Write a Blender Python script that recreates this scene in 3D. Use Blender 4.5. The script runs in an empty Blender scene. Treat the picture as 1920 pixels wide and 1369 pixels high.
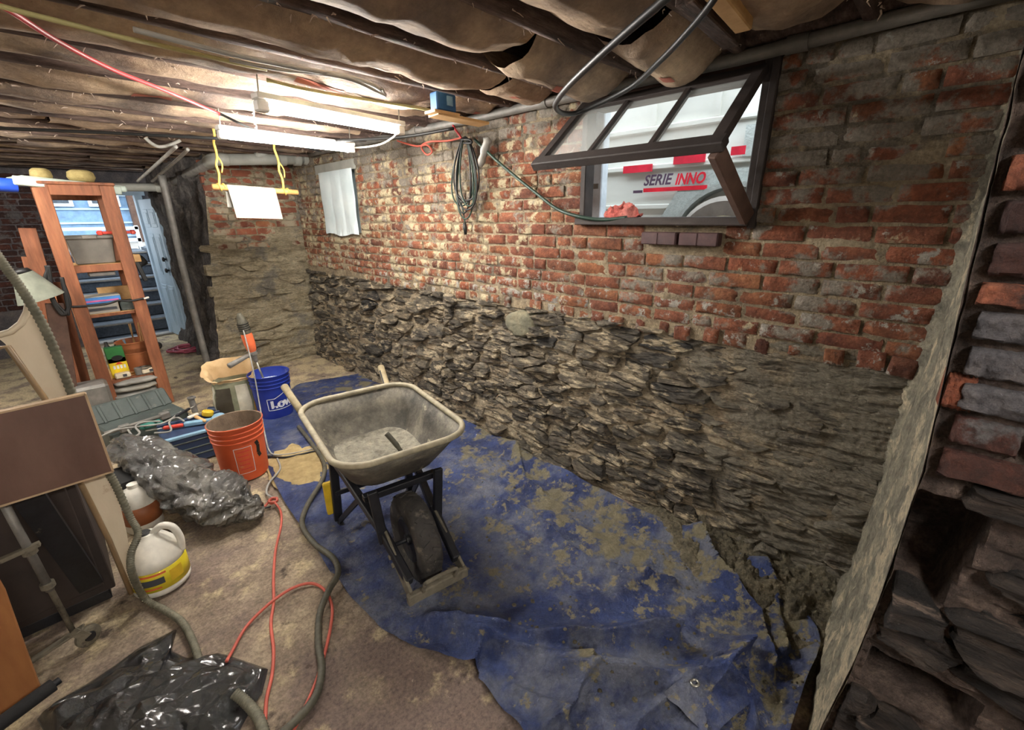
import bpy, bmesh, math, random
from mathutils import Vector, Matrix, noise as MN
random.seed(7)
R = math.radians
PI = math.pi
sc = bpy.context.scene
COL = sc.collection

# ---------------------------------------------------------------- camera, world, lamps, exposure
FOC = 818.0                                   # focal length for a 1920 px wide frame
CH = 1.55                                     # camera height
def _n(v): return Vector(v).normalized()
AY = _n((60 - 960, 415 - 684.5, FOC))         # room's long axis seen by the camera (x right, y down, z forward)
AX = _n((830, -289.5, FOC)); AX = (AX - AY * AX.dot(AY)).normalized()
AZ = AX.cross(AY)
if AZ.y > 0: AZ = -AZ
def w_of(v): v = Vector(v); return Vector((AX.dot(v), AY.dot(v), AZ.dot(v)))
camd = bpy.data.cameras.new('camera'); cam = bpy.data.objects.new('camera', camd); COL.objects.link(cam)
camd.sensor_width = 36.0; camd.lens = 36.0 * FOC / 1920; camd.clip_start = 0.02
cx, cy, cz = w_of((1, 0, 0)), w_of((0, -1, 0)), w_of((0, 0, -1))
cam.matrix_world = Matrix(((cx.x, cy.x, cz.x, 0), (cx.y, cy.y, cz.y, 0), (cx.z, cy.z, cz.z, CH), (0, 0, 0, 1)))
sc.camera = cam

wd = bpy.data.worlds.new('daylight'); sc.world = wd; wd.use_nodes = True
bg = wd.node_tree.nodes['Background']
bg.inputs[0].default_value = (0.88, 0.95, 1.0, 1); bg.inputs[1].default_value = 1.0
sc.view_settings.view_transform = 'Standard'; sc.view_settings.look = 'None'
sc.view_settings.gamma = 1.0; sc.view_settings.use_curve_mapping = False
sc.view_settings.exposure = 2.3
TUBE_STRENGTH = 62.0
TUBE_COLOR = (1.0, 0.96, 0.90)

# points of the room along a sight line: on the floor / on a wall parallel to the long wall / on a wall across the room
def ray(px, py): return w_of((px - 960, py - 684.5, FOC))
def FL(px, py, z=0.0):
    d = ray(px, py); t = (z - CH) / d.z; return Vector((d.x * t, d.y * t, z))
def XP(px, py, x=2.05):
    d = ray(px, py); t = x / d.x; return Vector((x, d.y * t, CH + d.z * t))
def YP(px, py, y):
    d = ray(px, py); t = y / d.y; return Vector((d.x * t, y, CH + d.z * t))

def S(r, g, b):                                # 0-255 sRGB -> linear
    f = lambda c: (c / 255 / 12.92) if c / 255 <= 0.04045 else ((c / 255 + 0.055) / 1.055) ** 2.4
    return (f(r), f(g), f(b), 1)

# ---------------------------------------------------------------- materials
MATS = {}
def material(name, cols, scale=6, stretch=(1, 1, 1), rough=0.85, bump=0.25, bscale=60, bstretch=None, metal=0.0, rnd=None,
             dirt=None, dirts_and_light=(), spec=0.5, alpha=1.0, coat=0.0, bdist=0.01, island=False, trans=0.0, detail=8, grain=None, bump2=None):
    """cols: list of colours on a noise ramp; rnd: colours picked per object; dirts: (colour, scale, threshold, softness, axis gate)"""
    m = bpy.data.materials.new(name); m.use_nodes = True; MATS[name] = m
    nt = m.node_tree; N = nt.nodes; L = nt.links
    bs = N['Principled BSDF']
    geo = N.new('ShaderNodeNewGeometry'); pos = geo.outputs['Position']
    def noise(sc_, st, det=detail, ro=0.62, w=0):
        mp = N.new('ShaderNodeMapping'); mp.inputs['Scale'].default_value = st; mp.inputs['Location'].default_value = (w, w * .7, w * .3)
        L.new(pos, mp.inputs[0]); t = N.new('ShaderNodeTexNoise'); t.inputs['Scale'].default_value = sc_
        t.inputs['Detail'].default_value = det; t.inputs['Roughness'].default_value = ro
        L.new(mp.outputs[0], t.inputs['Vector']); return t.outputs['Fac']
    def ramp(fac, cs, lo=0.3, hi=0.7):
        r = N.new('ShaderNodeValToRGB'); L.new(fac, r.inputs[0]); e = r.color_ramp.elements
        while len(e) < len(cs): e.new(0.5)
        for i, c in enumerate(cs):
            e[i].position = lo + (hi - lo) * i / max(1, len(cs) - 1); e[i].color = c if len(c) == 4 else (*c, 1)
        return r.outputs[0]
    def mix(fac, a, b, mode='MIX'):
        x = N.new('ShaderNodeMix'); x.data_type = 'RGBA'; x.blend_type = mode
        if isinstance(fac, float): x.inputs[0].default_value = fac
        else: L.new(fac, x.inputs[0])
        for i, v in ((6, a), (7, b)):
            if isinstance(v, tuple): x.inputs[i].default_value = v
            else: L.new(v, x.inputs[i])
        return x.outputs[2]
    def mth(op, a, b, clamp=False):
        x = N.new('ShaderNodeMath'); x.operation = op; x.use_clamp = clamp
        for i, v in ((0, a), (1, b)):
            if isinstance(v, (int, float)): x.inputs[i].default_value = v
            else: L.new(v, x.inputs[i])
        return x.outputs[0]
    n1 = noise(scale, stretch)
    if len(cols) == 1: col = mix(0.0, cols[0], cols[0])
    else: col = ramp(n1, cols)
    if rnd:
        if island: rv = geo.outputs['Random Per Island']
        else:
            oi = N.new('ShaderNodeObjectInfo'); rv = oi.outputs['Random']
        rr = ramp(rv, rnd, 0.0, 1.0)
        col = mix(1.0, col, rr, 'MULTIPLY')
    sep = None
    for k, dd in enumerate(dirts_and_light):
        c, s_, th, soft = dd[:4]
        fac = noise(s_, dd[5] if len(dd) > 5 and dd[5] else (1, 1, 1), 9, 0.68, 11 + 7 * k)
        if len(dd) > 4 and dd[4]:
            for ax, a0, a1, amt in dd[4]:       # bias along an axis of the place: thicker wear, and light painted in
                if sep is None:
                    sp = N.new('ShaderNodeSeparateXYZ'); L.new(pos, sp.inputs[0]); sep = sp
                mr = N.new('ShaderNodeMapRange'); L.new(sep.outputs[ax], mr.inputs[0])
                mr.inputs[1].default_value = a0; mr.inputs[2].default_value = a1; mr.inputs[3].default_value = 0; mr.inputs[4].default_value = amt
                fac = mth('ADD', fac, mr.outputs[0])
        mr = N.new('ShaderNodeMapRange'); L.new(fac, mr.inputs[0]); mr.inputs[1].default_value = th - soft; mr.inputs[2].default_value = th + soft
        mr.interpolation_type = 'SMOOTHSTEP'
        col = mix(mr.outputs[0], col, c)
    if grain:                                   # fine light and dark mineral grain of the material itself
        gs, g0, g1 = grain[:3]
        gst = grain[3] if len(grain) > 3 else (1, 1, 1)
        col = mix(1.0, col, ramp(noise(gs, gst, 6, 0.75, 21), [(g0, g0, g0, 1), (g1, g1, g1, 1)], 0.33, 0.67), 'MULTIPLY')
    L.new(col, bs.inputs['Base Color'])
    bs.inputs['Roughness'].default_value = rough; bs.inputs['Metallic'].default_value = metal
    bs.inputs['Specular IOR Level'].default_value = spec
    if coat: bs.inputs['Coat Weight'].default_value = coat; bs.inputs['Coat Roughness'].default_value = 0.12
    if trans: bs.inputs['Transmission Weight'].default_value = trans
    if alpha < 1: bs.inputs['Alpha'].default_value = alpha
    if bump:
        b1 = noise(bscale, bstretch or (1, 1, 1), 9, 0.7, 3)
        bp = N.new('ShaderNodeBump'); bp.inputs['Strength'].default_value = bump; bp.inputs['Distance'].default_value = bdist
        L.new(b1, bp.inputs['Height']); last = bp.outputs[0]
        if bump2:                               # (scale, stretch, strength, distance): a coarser relief under the fine one
            b2 = N.new('ShaderNodeBump'); b2.inputs['Strength'].default_value = bump2[2]; b2.inputs['Distance'].default_value = bump2[3]
            L.new(noise(bump2[0], bump2[1], 7, 0.6, 5), b2.inputs['Height']); L.new(b2.outputs[0], bp.inputs['Normal'])
        L.new(last, bs.inputs['Normal'])
    return m

def plain(name, c, rough=0.6, metal=0.0, bump=0.0, bscale=80, **k):
    c2 = tuple(min(1, v * 1.25) for v in c[:3]) + (1,); c1 = tuple(v * 0.75 for v in c[:3]) + (1,)
    return material(name, [c1, c2], scale=9, rough=rough, metal=metal, bump=bump, bscale=bscale, **k)
def emitter(name, c, s):
    m = bpy.data.materials.new(name); m.use_nodes = True; MATS[name] = m
    b = m.node_tree.nodes['Principled BSDF']; b.inputs['Base Color'].default_value = (*c, 1)
    b.inputs['Emission Color'].default_value = (*c, 1); b.inputs['Emission Strength'].default_value = s
    return m

# ---------------------------------------------------------------- mesh helpers
WM = {}
class MB:
    def __init__(s): s.v = []; s.f = []
    def add(s, vs, fs):
        o = len(s.v); s.v += [Vector(p) for p in vs]; s.f += [tuple(i + o for i in f) for f in fs]; return s
    def hexa(s, p):                            # 8 corners: 4 low ring, 4 high ring
        return s.add(p, [(3, 2, 1, 0), (4, 5, 6, 7), (0, 1, 5, 4), (1, 2, 6, 5), (2, 3, 7, 6), (3, 0, 4, 7)])
    def box(s, c, d, rot=None):
        M = rot or Matrix.Identity(3); c = Vector(c); a, b, e = d[0] / 2, d[1] / 2, d[2] / 2
        return s.hexa([c + M @ Vector(p) for p in ((-a, -b, -e), (a, -b, -e), (a, b, -e), (-a, b, -e), (-a, -b, e), (a, -b, e), (a, b, e), (-a, b, e))])
    def beam(s, p, q, w, h, up=(0, 0, 1)):
        p, q = Vector(p), Vector(q); d = (q - p).normalized(); u = Vector(up)
        if abs(d.dot(u)) > 0.98: u = Vector((1, 0, 0))
        x = d.cross(u).normalized() * (w / 2); y = x.cross(d).normalized() * (h / 2)
        return s.hexa([p - x - y, p + x - y, p + x + y, p - x + y, q - x - y, q + x - y, q + x + y, q - x + y])
    def tube(s, pts, r, n=8, cap=True, rings=None):
        pts = [Vector(p) for p in pts]; vs = []; fs = []; m = len(pts); up = None
        for i, p in enumerate(pts):
            d = (pts[min(i + 1, m - 1)] - pts[max(i - 1, 0)])
            d = d.normalized() if d.length > 1e-9 else Vector((0, 0, 1))
            if up is None: up = Vector((0, 0, 1)) if abs(d.z) < 0.9 else Vector((1, 0, 0))
            x = d.cross(up)
            if x.length < 1e-5: x = d.orthogonal()
            x.normalize(); up = x.cross(d).normalized()
            rr = r[i] if isinstance(r, (list, tuple)) else r
            for k in range(n):
                a = 2 * PI * k / n; vs.append(p + (x * math.cos(a) + up * math.sin(a)) * rr)
        for i in range(m - 1):
            for k in range(n):
                fs.append((i * n + k, i * n + (k + 1) % n, (i + 1) * n + (k + 1) % n, (i + 1) * n + k))
        if cap: fs.append(tuple(range(n))[::-1]); fs.append(tuple(range((m - 1) * n, m * n)))
        return s.add(vs, fs)
    def lathe(s, prof, c=(0, 0, 0), n=32, rot=None, jit=0.0, a0=0.0, a1=2 * PI):
        M = rot or Matrix.Identity(3); c = Vector(c); vs = []; fs = []; full = abs(a1 - a0 - 2 * PI) < 1e-6
        nn = n if full else n + 1
        for r, z in prof:
            for k in range(nn):
                a = a0 + (a1 - a0) * k / n
                vs.append(c + M @ Vector((r * math.cos(a), r * math.sin(a), z)))
        for i in range(len(prof) - 1):
            for k in range(n):
                k2 = (k + 1) % nn
                fs.append((i * nn + k, i * nn + k2, (i + 1) * nn + k2, (i + 1) * nn + k))
        return s.add(vs, fs)
    def grid(s, fn, nu, nv, wrap=False):
        vs = [fn(i / nu, j / nv) for j in range(nv + 1) for i in range(nu + 1)]; fs = []
        for j in range(nv):
            for i in range(nu):
                a = j * (nu + 1) + i; fs.append((a, a + 1, a + nu + 2, a + nu + 1))
        return s.add(vs, fs)
    def prism(s, poly, t):                     # polygon (3-D points) thickened by vector t
        n = len(poly); p = [Vector(q) for q in poly]; t = Vector(t)
        fs = [tuple(range(n))[::-1], tuple(range(n, 2 * n))] + [(i, (i + 1) % n, n + (i + 1) % n, n + i) for i in range(n)]
        return s.add(p + [q + t for q in p], fs)
    def sphere(s, c, r, nu=16, nv=10, sq=(1, 1, 1)):
        c = Vector(c)
        return s.lathe([(max(1e-4, math.sin(PI * j / nv)) * r, -math.cos(PI * j / nv) * r * sq[2]) for j in range(nv + 1)], c, nu)
    def build(s, name, m, parent=None, smooth=False, local=False, auto=None, bevel=0):
        vs = s.v
        if parent is not None and not local:
            inv = WM.get(parent.name)
            if inv is not None: inv = inv.inverted(); vs = [inv @ p for p in vs]
        me = bpy.data.meshes.new(name); me.from_pydata([tuple(p) for p in vs], [], s.f)
        me.materials.append(m)
        if smooth or auto:
            me.polygons.foreach_set('use_smooth', [True] * len(me.polygons))
            if auto: me.set_sharp_from_angle(angle=R(auto))
        me.update()
        bm = bmesh.new(); bm.from_mesh(me)
        if bevel:
            bmesh.ops.bevel(bm, geom=[e for e in bm.edges if e.is_manifold and e.calc_face_angle(0) > 0.6], offset=bevel, segments=1, affect='EDGES')
        bmesh.ops.recalc_face_normals(bm, faces=bm.faces); bm.to_mesh(me); bm.free()
        o = bpy.data.objects.new(name, me); COL.objects.link(o)
        if parent is not None:
            o.parent = parent
            if parent.name in WM: WM[o.name] = WM[parent.name]
        return o

def tag(o, label=None, cat=None, group=None, kind=None):
    if label: o['label'] = label
    if cat: o['category'] = cat
    if group: o['group'] = group
    if kind: o['kind'] = kind
    return o
def thing(name, label, cat, loc=(0, 0, 0), rotz=0.0, group=None):
    o = bpy.data.objects.new(name, None); COL.objects.link(o); o.empty_display_size = 0.1
    o.location = loc; o.rotation_euler = (0, 0, rotz)
    WM[o.name] = Matrix.Translation(Vector(loc)) @ Matrix.Rotation(rotz, 4, 'Z')
    return tag(o, label, cat, group)
def fract(p, sc_=1.0, oc=5): return MN.fractal(Vector(p) * sc_, 1.0, 2.0, oc)
def nz(x, y=0, z=0): return MN.noise(Vector((x, y, z)))
def smooth_path(pts, k=8):
    pts = [Vector(p) for p in pts]; out = []
    for i in range(len(pts) - 1):
        p0 = pts[max(i - 1, 0)]; p1 = pts[i]; p2 = pts[i + 1]; p3 = pts[min(i + 2, len(pts) - 1)]
        for j in range(k):
            t = j / k
            out.append(0.5 * ((2 * p1) + (p2 - p0) * t + (2 * p0 - 5 * p1 + 4 * p2 - p3) * t * t + (3 * p1 - p0 - 3 * p2 + p3) * t ** 3))
    out.append(pts[-1]); return out
def sstep(a, b, x):
    t = min(1, max(0, (x - a) / (b - a))); return t * t * (3 - 2 * t)
def lerp(a, b, t): return a + (b - a) * t
def text_mesh(txt, size, shear=0.0, bold=0.0):
    cu = bpy.data.curves.new('lettering', 'FONT'); cu.body = txt; cu.size = size; cu.shear = shear; cu.offset = bold; cu.resolution_u = 3
    o = bpy.data.objects.new('lettering', cu); COL.objects.link(o)
    dg = bpy.context.evaluated_depsgraph_get(); dg.update(); me = bpy.data.meshes.new_from_object(o.evaluated_get(dg))
    vs = [v.co.copy() for v in me.vertices]; fs = [tuple(p.vertices) for p in me.polygons]
    bpy.data.objects.remove(o); bpy.data.curves.remove(cu); bpy.data.meshes.remove(me)
    return vs, fs
# ---------------------------------------------------------------- palette
M_brick = material('brick_clay', [S(104, 69, 56), S(144, 97, 76), S(172, 124, 98)], scale=14, rnd=[S(208, 182, 178), S(255, 232, 214), S(224, 202, 194), S(255, 240, 208), S(188, 174, 176), S(250, 214, 192), S(235, 212, 200)],
                   rough=0.92, bump=0.9, bscale=60, bdist=0.012, grain=(70, .60, 1.28), bump2=(16, (1, 1, 1), .6, .02),
                   dirts_and_light=[(S(188, 174, 142), 9, 0.63, 0.04, [(1, 1.3, 2.4, 0.12), (1, 4.4, 3.6, -0.02), (2, 1.35, 1.75, 0.03)]), (S(138, 129, 117), 5, 0.60, 0.04, [(2, 1.45, 2.0, 0.12), (1, 1.5, 0.3, 0.05)]), (S(166, 160, 150), 14, 0.64, 0.025, [(2, 1.30, 1.08, 0.08)])])
M_brick_dark = material('brick_dark_shaded', [S(54, 38, 36), S(76, 52, 47), S(98, 68, 60)], scale=10, rnd=[S(210, 185, 180), S(255, 215, 195), S(200, 195, 200), S(240, 200, 180)], rough=0.9, bump=1.0, bscale=55, bdist=0.012, grain=(90, .6, 1.3), bump2=(22, (1, 1, 1), .8, .02),
                        dirts_and_light=[(S(96, 92, 92), 7, 0.55, 0.05), (S(128, 104, 94), 22, 0.68, 0.04)])  # dark clay, with the shade of the unlit end face put in
M_brick_grey = material('brick_cement_coated', [S(72, 70, 74), S(94, 90, 93), S(116, 108, 106)], scale=12, rough=0.9, bump=1.0, bscale=60, bdist=0.012, grain=(90, .65, 1.25), bump2=(22, (1, 1, 1), .8, .02), dirts_and_light=[(S(104, 66, 56), 9, 0.66, 0.04)])  # grey coat, darkened too: shade of the end face put into the colour
M_brick_orange = material('brick_orange', [S(98, 54, 40), S(140, 78, 54), S(168, 104, 76)], scale=11, rough=0.9, bump=1.0, bscale=60, bdist=0.012, grain=(90, .6, 1.3), bump2=(22, (1, 1, 1), .8, .02), dirts_and_light=[(S(60, 44, 40), 8, 0.62, 0.08)])
M_brick_far = material('brick_far', [S(112, 74, 60), S(146, 96, 76), S(164, 120, 96)], scale=12, rnd=[S(200, 170, 165), S(255, 225, 210), S(190, 180, 175), S(255, 235, 205)], rough=0.92, bump=0.4, bscale=40,
                       dirts_and_light=[(S(158, 146, 124), 7, 0.58, 0.06, [(2, 1.8, 1.1, 0.12)])])
M_loose = material('brick_dark_glazed', [S(62, 40, 42), S(84, 56, 56)], scale=20, rough=0.55, bump=0.2, bscale=60)
M_mortar = material('lime_mortar', [S(132, 116, 94), S(172, 154, 126), S(200, 184, 156)], scale=9, rough=0.95, bump=1.0, bscale=60, bdist=0.02, grain=(80, .6, 1.25), bump2=(18, (1, 1, 1), .8, .03),
                    dirts_and_light=[(S(116, 106, 92), 5, 0.58, 0.07, [(2, 1.5, 2.05, 0.12)])])
M_bed = material('stone_bedding_mortar', [S(132, 118, 98), S(186, 168, 140), S(220, 204, 174)], scale=7, rough=0.95, bump=1.0, bscale=45, bdist=0.03, bstretch=(1, 1, 2), grain=(60, .5, 1.3, (1, .7, 1.8)), bump2=(14, (1, .6, 2.6), .9, .05),
                 dirts_and_light=[(S(152, 143, 126), 4, 0.60, 0.08, [(1, 0.85, 0.25, 0.20)]), (S(66, 57, 50), 9, 0.66, 0.05, None, (1, .5, 2))])
M_stone = material('schist', [S(74, 72, 70), S(134, 127, 117), S(190, 178, 158)], scale=13, stretch=(1, 0.7, 3.2), rnd=[S(130, 132, 138), S(218, 212, 202), S(184, 180, 174), S(252, 244, 228), S(148, 143, 138), S(242, 234, 220), S(210, 198, 178)],
                   rough=0.85, bump=1.0, bscale=34, bstretch=(1, 0.6, 3.5), bdist=0.03, grain=(45, .42, 1.38, (1, .5, 3)), bump2=(11, (1, .5, 4.2), 1.0, .06),
                   dirts_and_light=[(S(214, 196, 164), 10, 0.56, 0.05, None, (1, .6, 2.2)), (S(146, 138, 122), 4.5, 0.60, 0.07, [(1, 0.9, 0.25, 0.16)])])
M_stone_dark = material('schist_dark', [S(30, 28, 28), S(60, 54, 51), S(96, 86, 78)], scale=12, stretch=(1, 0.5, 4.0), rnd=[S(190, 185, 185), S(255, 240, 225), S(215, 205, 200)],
                        rough=0.85, bump=1.0, bscale=34, bstretch=(1, .4, 4), bdist=0.03, grain=(60, .45, 1.4, (1, .35, 4)), bump2=(16, (1, .4, 5), 1.0, .05), dirts_and_light=[(S(128, 110, 98), 11, 0.63, 0.05, None, (1, .4, 4))])
M_parge = material('wet_parging', [S(110, 106, 92), S(156, 150, 132), S(188, 178, 152)], scale=11, rough=0.85, bump=1.0, bscale=38, bdist=0.03, grain=(60, .55, 1.3), bump2=(16, (1, 1, 1), .8, .04), dirts_and_light=[(S(216, 202, 172), 9, 0.58, 0.05, [(0, 1.7, 1.15, 0.10)]), (S(64, 60, 52), 26, 0.68, 0.04)])  # pale mortar thickens towards the arris, painting in its lit edge
M_backparge = material('tan_parging', [S(150, 136, 112), S(200, 184, 152), S(224, 210, 180)], scale=7, stretch=(1, 1, 2.4), rough=0.95, bump=1.0, bscale=24, bstretch=(1, 1, 3), bdist=0.04, grain=(40, .55, 1.25, (1, 1, 2.4)), bump2=(9, (1, 1, 3.4), 1.0, .08), dirts_and_light=[(S(96, 86, 72), 10, 0.65, 0.04, None, (1, 1, 4)), (S(156, 148, 134), 3.5, .58, .06)])
M_jamb = material('sooty_stone_pillar', [S(54, 51, 50), S(90, 85, 83), S(132, 124, 118)], scale=9, stretch=(1, 1, 0.5), rough=0.9, bump=1.0, bscale=26, bdist=0.04, grain=(40, .5, 1.35), bump2=(10, (1, 1, .6), 1.0, .06))
M_floor = material('concrete_floor', [S(112, 98, 84), S(154, 137, 117), S(192, 174, 146)], scale=5.5, rough=0.9, bump=0.8, bscale=60, bdist=0.012, grain=(75, .55, 1.3),
                   dirts_and_light=[(S(124, 107, 98), 2.2, 0.57, 0.10, [(1, 2.0, 1.0, 0.18)]), (S(196, 178, 142), 6, 0.60, 0.08, [(1, 1.8, 3.0, 0.06), (1, 3.3, 5.2, 0.06)]), (S(80, 68, 58), 9, 0.65, 0.06), (S(206, 190, 166), 55, 0.70, 0.02)])
M_joist = material('joist_timber', [S(62, 51, 46), S(98, 79, 71), S(134, 112, 100)], scale=10, stretch=(0.35, 3, 3), rough=0.9, bump=0.9, bscale=40, bstretch=(.2, 2, 2), bdist=0.015, grain=(60, .55, 1.3, (.3, 1, 1)))
M_deck = material('subfloor_timber', [S(40, 30, 26), S(66, 50, 42)], scale=8, stretch=(2, .3, 1), rough=0.9, bump=0.4, bscale=30)
M_kraft = material('kraft_paper', [S(146, 124, 104), S(182, 156, 130), S(210, 184, 152)], scale=5, rough=0.8, bump=0.7, bscale=20, bdist=0.02, grain=(30, .82, 1.12), bump2=(7, (.5, 2.5, 1), .6, .03), dirts_and_light=[(S(116, 102, 94), 2.4, 0.58, 0.14, [(1, 1.6, 3.4, 0.06)]), (S(100, 86, 78), 22, 0.70, 0.03)])  # brown dirt far off; thinner nearby, window light put into the paper tone
M_print = plain('faded_red_print', S(170, 100, 82), 0.85)
M_fluff = plain('insulation_fluff', S(196, 176, 160), 0.95)
M_glass = material('window_glass', [(0.9, 0.95, 0.93, 1)], rough=0.03, bump=0, alpha=0.28, spec=0.5)
M_frame = material('window_frame_timber', [S(38, 31, 29), S(60, 50, 46)], scale=12, stretch=(1, .3, 1), rough=0.7, bump=0.3, bscale=40)
M_frameb = material('brown_frame_timber', [S(70, 50, 42), S(96, 72, 60)], scale=12, stretch=(1, .3, 1), rough=0.8, bump=0.3, bscale=40)
M_whitewood = plain('white_painted_post', S(206, 218, 228), 0.6)
M_sheetblue = material('white_plastic_sheet', [S(206, 222, 226), S(232, 242, 244)], scale=4, rough=0.45, bump=0.2, bscale=12, trans=0.0)
M_tarp = material('blue_tarp', [S(34, 44, 80), S(46, 60, 106), S(63, 79, 128)], scale=5, rough=0.36, bump=0.9, bscale=30, bdist=0.02, spec=0.5, grain=(60, .7, 1.2), bump2=(9, (1, 1, 1), .7, .03),
                  dirts_and_light=[(S(106, 110, 124), 4.0, 0.57, 0.11, [(1, 2.6, 0.8, 0.06)]), (S(122, 115, 92), 6.5, 0.64, 0.03, [(1, 2.4, 0.7, 0.04), (0, 0.9, 1.6, 0.05), (0, 1.45, 1.75, 0.05)]), (S(132, 124, 100), 18, 0.65, 0.025, [(0, .9, 1.5, .05), (1, 2.4, .9, .03)]), (S(150, 156, 176), 26, 0.69, 0.03, None, (1, 2.5, 1))])
M_mud = material('splashed_mortar', [S(84, 78, 64), S(124, 115, 94), S(154, 144, 118)], scale=14, rough=0.85, bump=1.0, bscale=45, bdist=0.03, grain=(60, .5, 1.35), bump2=(18, (1, 1, 1), 1.0, .04))
M_sand = material('sandy_dust', [S(150, 130, 88), S(190, 168, 120)], scale=20, rough=0.95, bump=0.8, bscale=80)
M_tray = material('cemented_steel_tray', [S(58, 55, 48), S(92, 87, 76), S(126, 119, 104)], scale=7, rough=0.62, bump=0.5, bscale=40, bdist=.008, grain=(50, .65, 1.25), dirts_and_light=[(S(168, 160, 136), 8, 0.65, 0.05), (S(46, 43, 38), 5, 0.62, 0.08)])
M_rim = material('worn_tray_rim', [S(128, 120, 100), S(168, 158, 132)], scale=20, rough=0.6, bump=0.3, bscale=60)
M_blacksteel = material('black_steel', [S(20, 21, 25), S(36, 37, 42)], scale=16, rough=0.45, bump=0.15, bscale=60, dirts_and_light=[(S(126, 118, 100), 14, 0.70, 0.05)])
M_cemsteel = material('cement_crusted_steel', [S(92, 86, 74), S(136, 128, 110)], scale=18, rough=0.8, bump=0.6, bscale=60, dirts_and_light=[(S(50, 46, 42), 9, 0.62, 0.06)])
M_rubber = material('tire_rubber', [S(42, 40, 39), S(66, 62, 58)], scale=20, rough=0.75, bump=0.3, bscale=80, dirts_and_light=[(S(104, 97, 86), 16, 0.60, 0.06)])
M_handle = material('weathered_handle', [S(120, 108, 82), S(160, 146, 114)], scale=20, rough=0.75, bump=0.3, bscale=60)
M_yellowtape = plain('yellow_band', S(196, 168, 58), 0.6)
M_wetmix = material('mortar_mix', [S(126, 122, 108), S(170, 164, 146), S(196, 188, 166)], scale=12, rough=0.8, bump=1.0, bscale=40, bdist=0.03, grain=(40, .6, 1.2), bump2=(12, (1, 1, 1), .8, .03))
M_bluepail = material('blue_bucket_plastic', [S(22, 40, 122), S(34, 54, 148)], scale=8, rough=0.4, bump=0.05, dirts_and_light=[(S(120, 124, 140), 6, 0.68, 0.08)])
M_orangepail = material('orange_bucket_plastic', [S(192, 78, 42), S(214, 98, 56)], scale=6, rough=0.45, bump=0.1, dirts_and_light=[(S(206, 130, 92), 7, 0.66, 0.06)])
M_grime = material('pail_grime', [S(98, 84, 70), S(138, 118, 98)], scale=14, rough=0.9, bump=0.6, bscale=50)
M_white = plain('white_plastic', S(226, 222, 210), 0.45)
M_print_white = plain('white_ink', S(228, 230, 236), 0.6)
M_bagplastic = material('black_bag_film', [S(11, 11, 12), S(24, 24, 25)], scale=5, rough=0.17, bump=0.7, bscale=9, bdist=0.03, spec=0.7, coat=0.6)
M_greybag = material('dusty_bag_film', [S(44, 43, 41), S(76, 74, 70), S(122, 118, 108)], scale=6, rough=0.26, bump=0.7, bscale=9, bdist=0.03, spec=0.6, coat=0.5)
M_oak = material('reddish_shelf_wood', [S(112, 66, 42), S(140, 84, 54), S(160, 104, 70)], scale=14, stretch=(1, 1, 0.15), rough=0.65, bump=0.15, bscale=60, bstretch=(1, 1, .2), grain=(40, .7, 1.2, (1, 1, .1)))
M_palewood = material('pale_wood', [S(190, 146, 92), S(220, 178, 122)], scale=16, rough=0.7, bump=0.2, bscale=60)
M_cream = material('cream_panel_wood', [S(212, 196, 168), S(234, 220, 196)], scale=6, stretch=(1, 1, 0.3), rough=0.6, bump=0.1, bscale=60, dirts_and_light=[(S(170, 130, 86), 6, 0.68, 0.06, [(2, 0.7, 0.1, 0.06)])])
M_brownply = material('brown_faced_plywood', [S(88, 62, 52), S(112, 84, 72)], scale=7, stretch=(1, 1, 0.3), rough=0.55, bump=0.15, bscale=50)
M_plyedge = plain('plywood_edge', S(176, 150, 120), 0.8)
M_darkcab = material('dark_cabinet_board', [S(40, 32, 29), S(58, 47, 42)], scale=8, rough=0.7, bump=0.1, bscale=40)
M_orangewood = material('orange_board', [S(140, 88, 48), S(168, 114, 66)], scale=14, stretch=(1, 1, .2), rough=0.65, bump=0.1)
M_hose = material('corrugated_hose', [S(88, 86, 72), S(124, 120, 102)], scale=30, rough=0.7, bump=0.3, bscale=60)
M_hosedark = material('dark_hose', [S(62, 60, 50), S(92, 88, 74)], scale=30, rough=0.6, bump=0.2, bscale=60)
M_coral = plain('coral_cord_jacket', S(188, 90, 74), 0.6)
M_redcable = plain('red_cable_jacket', S(196, 62, 66), 0.5)
M_blackcable = plain('black_cable_jacket', S(30, 30, 30), 0.5)
M_greencable = plain('dark_green_cord', S(34, 58, 46), 0.5)
M_romex = plain('yellowed_cable', S(176, 168, 116), 0.6)
M_greycable = plain('grey_cable', S(150, 148, 142), 0.6)
M_whitecable = plain('white_cable', S(206, 204, 196), 0.5)
M_steelpipe = material('dull_galvanised_steel', [S(104, 102, 98), S(142, 138, 132)], scale=14, rough=0.55, metal=0.25, bump=0.2, bscale=60)
M_pvc = material('grey_pvc', [S(150, 150, 142), S(182, 182, 174)], scale=6, rough=0.5, bump=0.1)
M_bluebox = plain('blue_plastic_box', S(34, 84, 128), 0.5)
M_tote = plain('grey_tote_plastic', S(112, 108, 100), 0.5)
M_toolcase = material('grey_green_case', [S(54, 62, 60), S(78, 87, 83)], scale=6, rough=0.6, bump=0.3, bscale=50, dirts_and_light=[(S(120, 118, 108), 9, .64, .06)])
M_toolblue = material('navy_case', [S(32, 48, 74), S(46, 66, 98)], scale=6, rough=0.55, bump=0.15, bscale=50)
M_lightblue = plain('light_blue_plastic', S(128, 166, 190), 0.5)
M_teal = plain('teal_plastic', S(44, 110, 98), 0.55)
M_red = plain('red_plastic', S(206, 62, 44), 0.5)
M_yellow = plain('yellow_plastic', S(222, 186, 46), 0.5)
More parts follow.
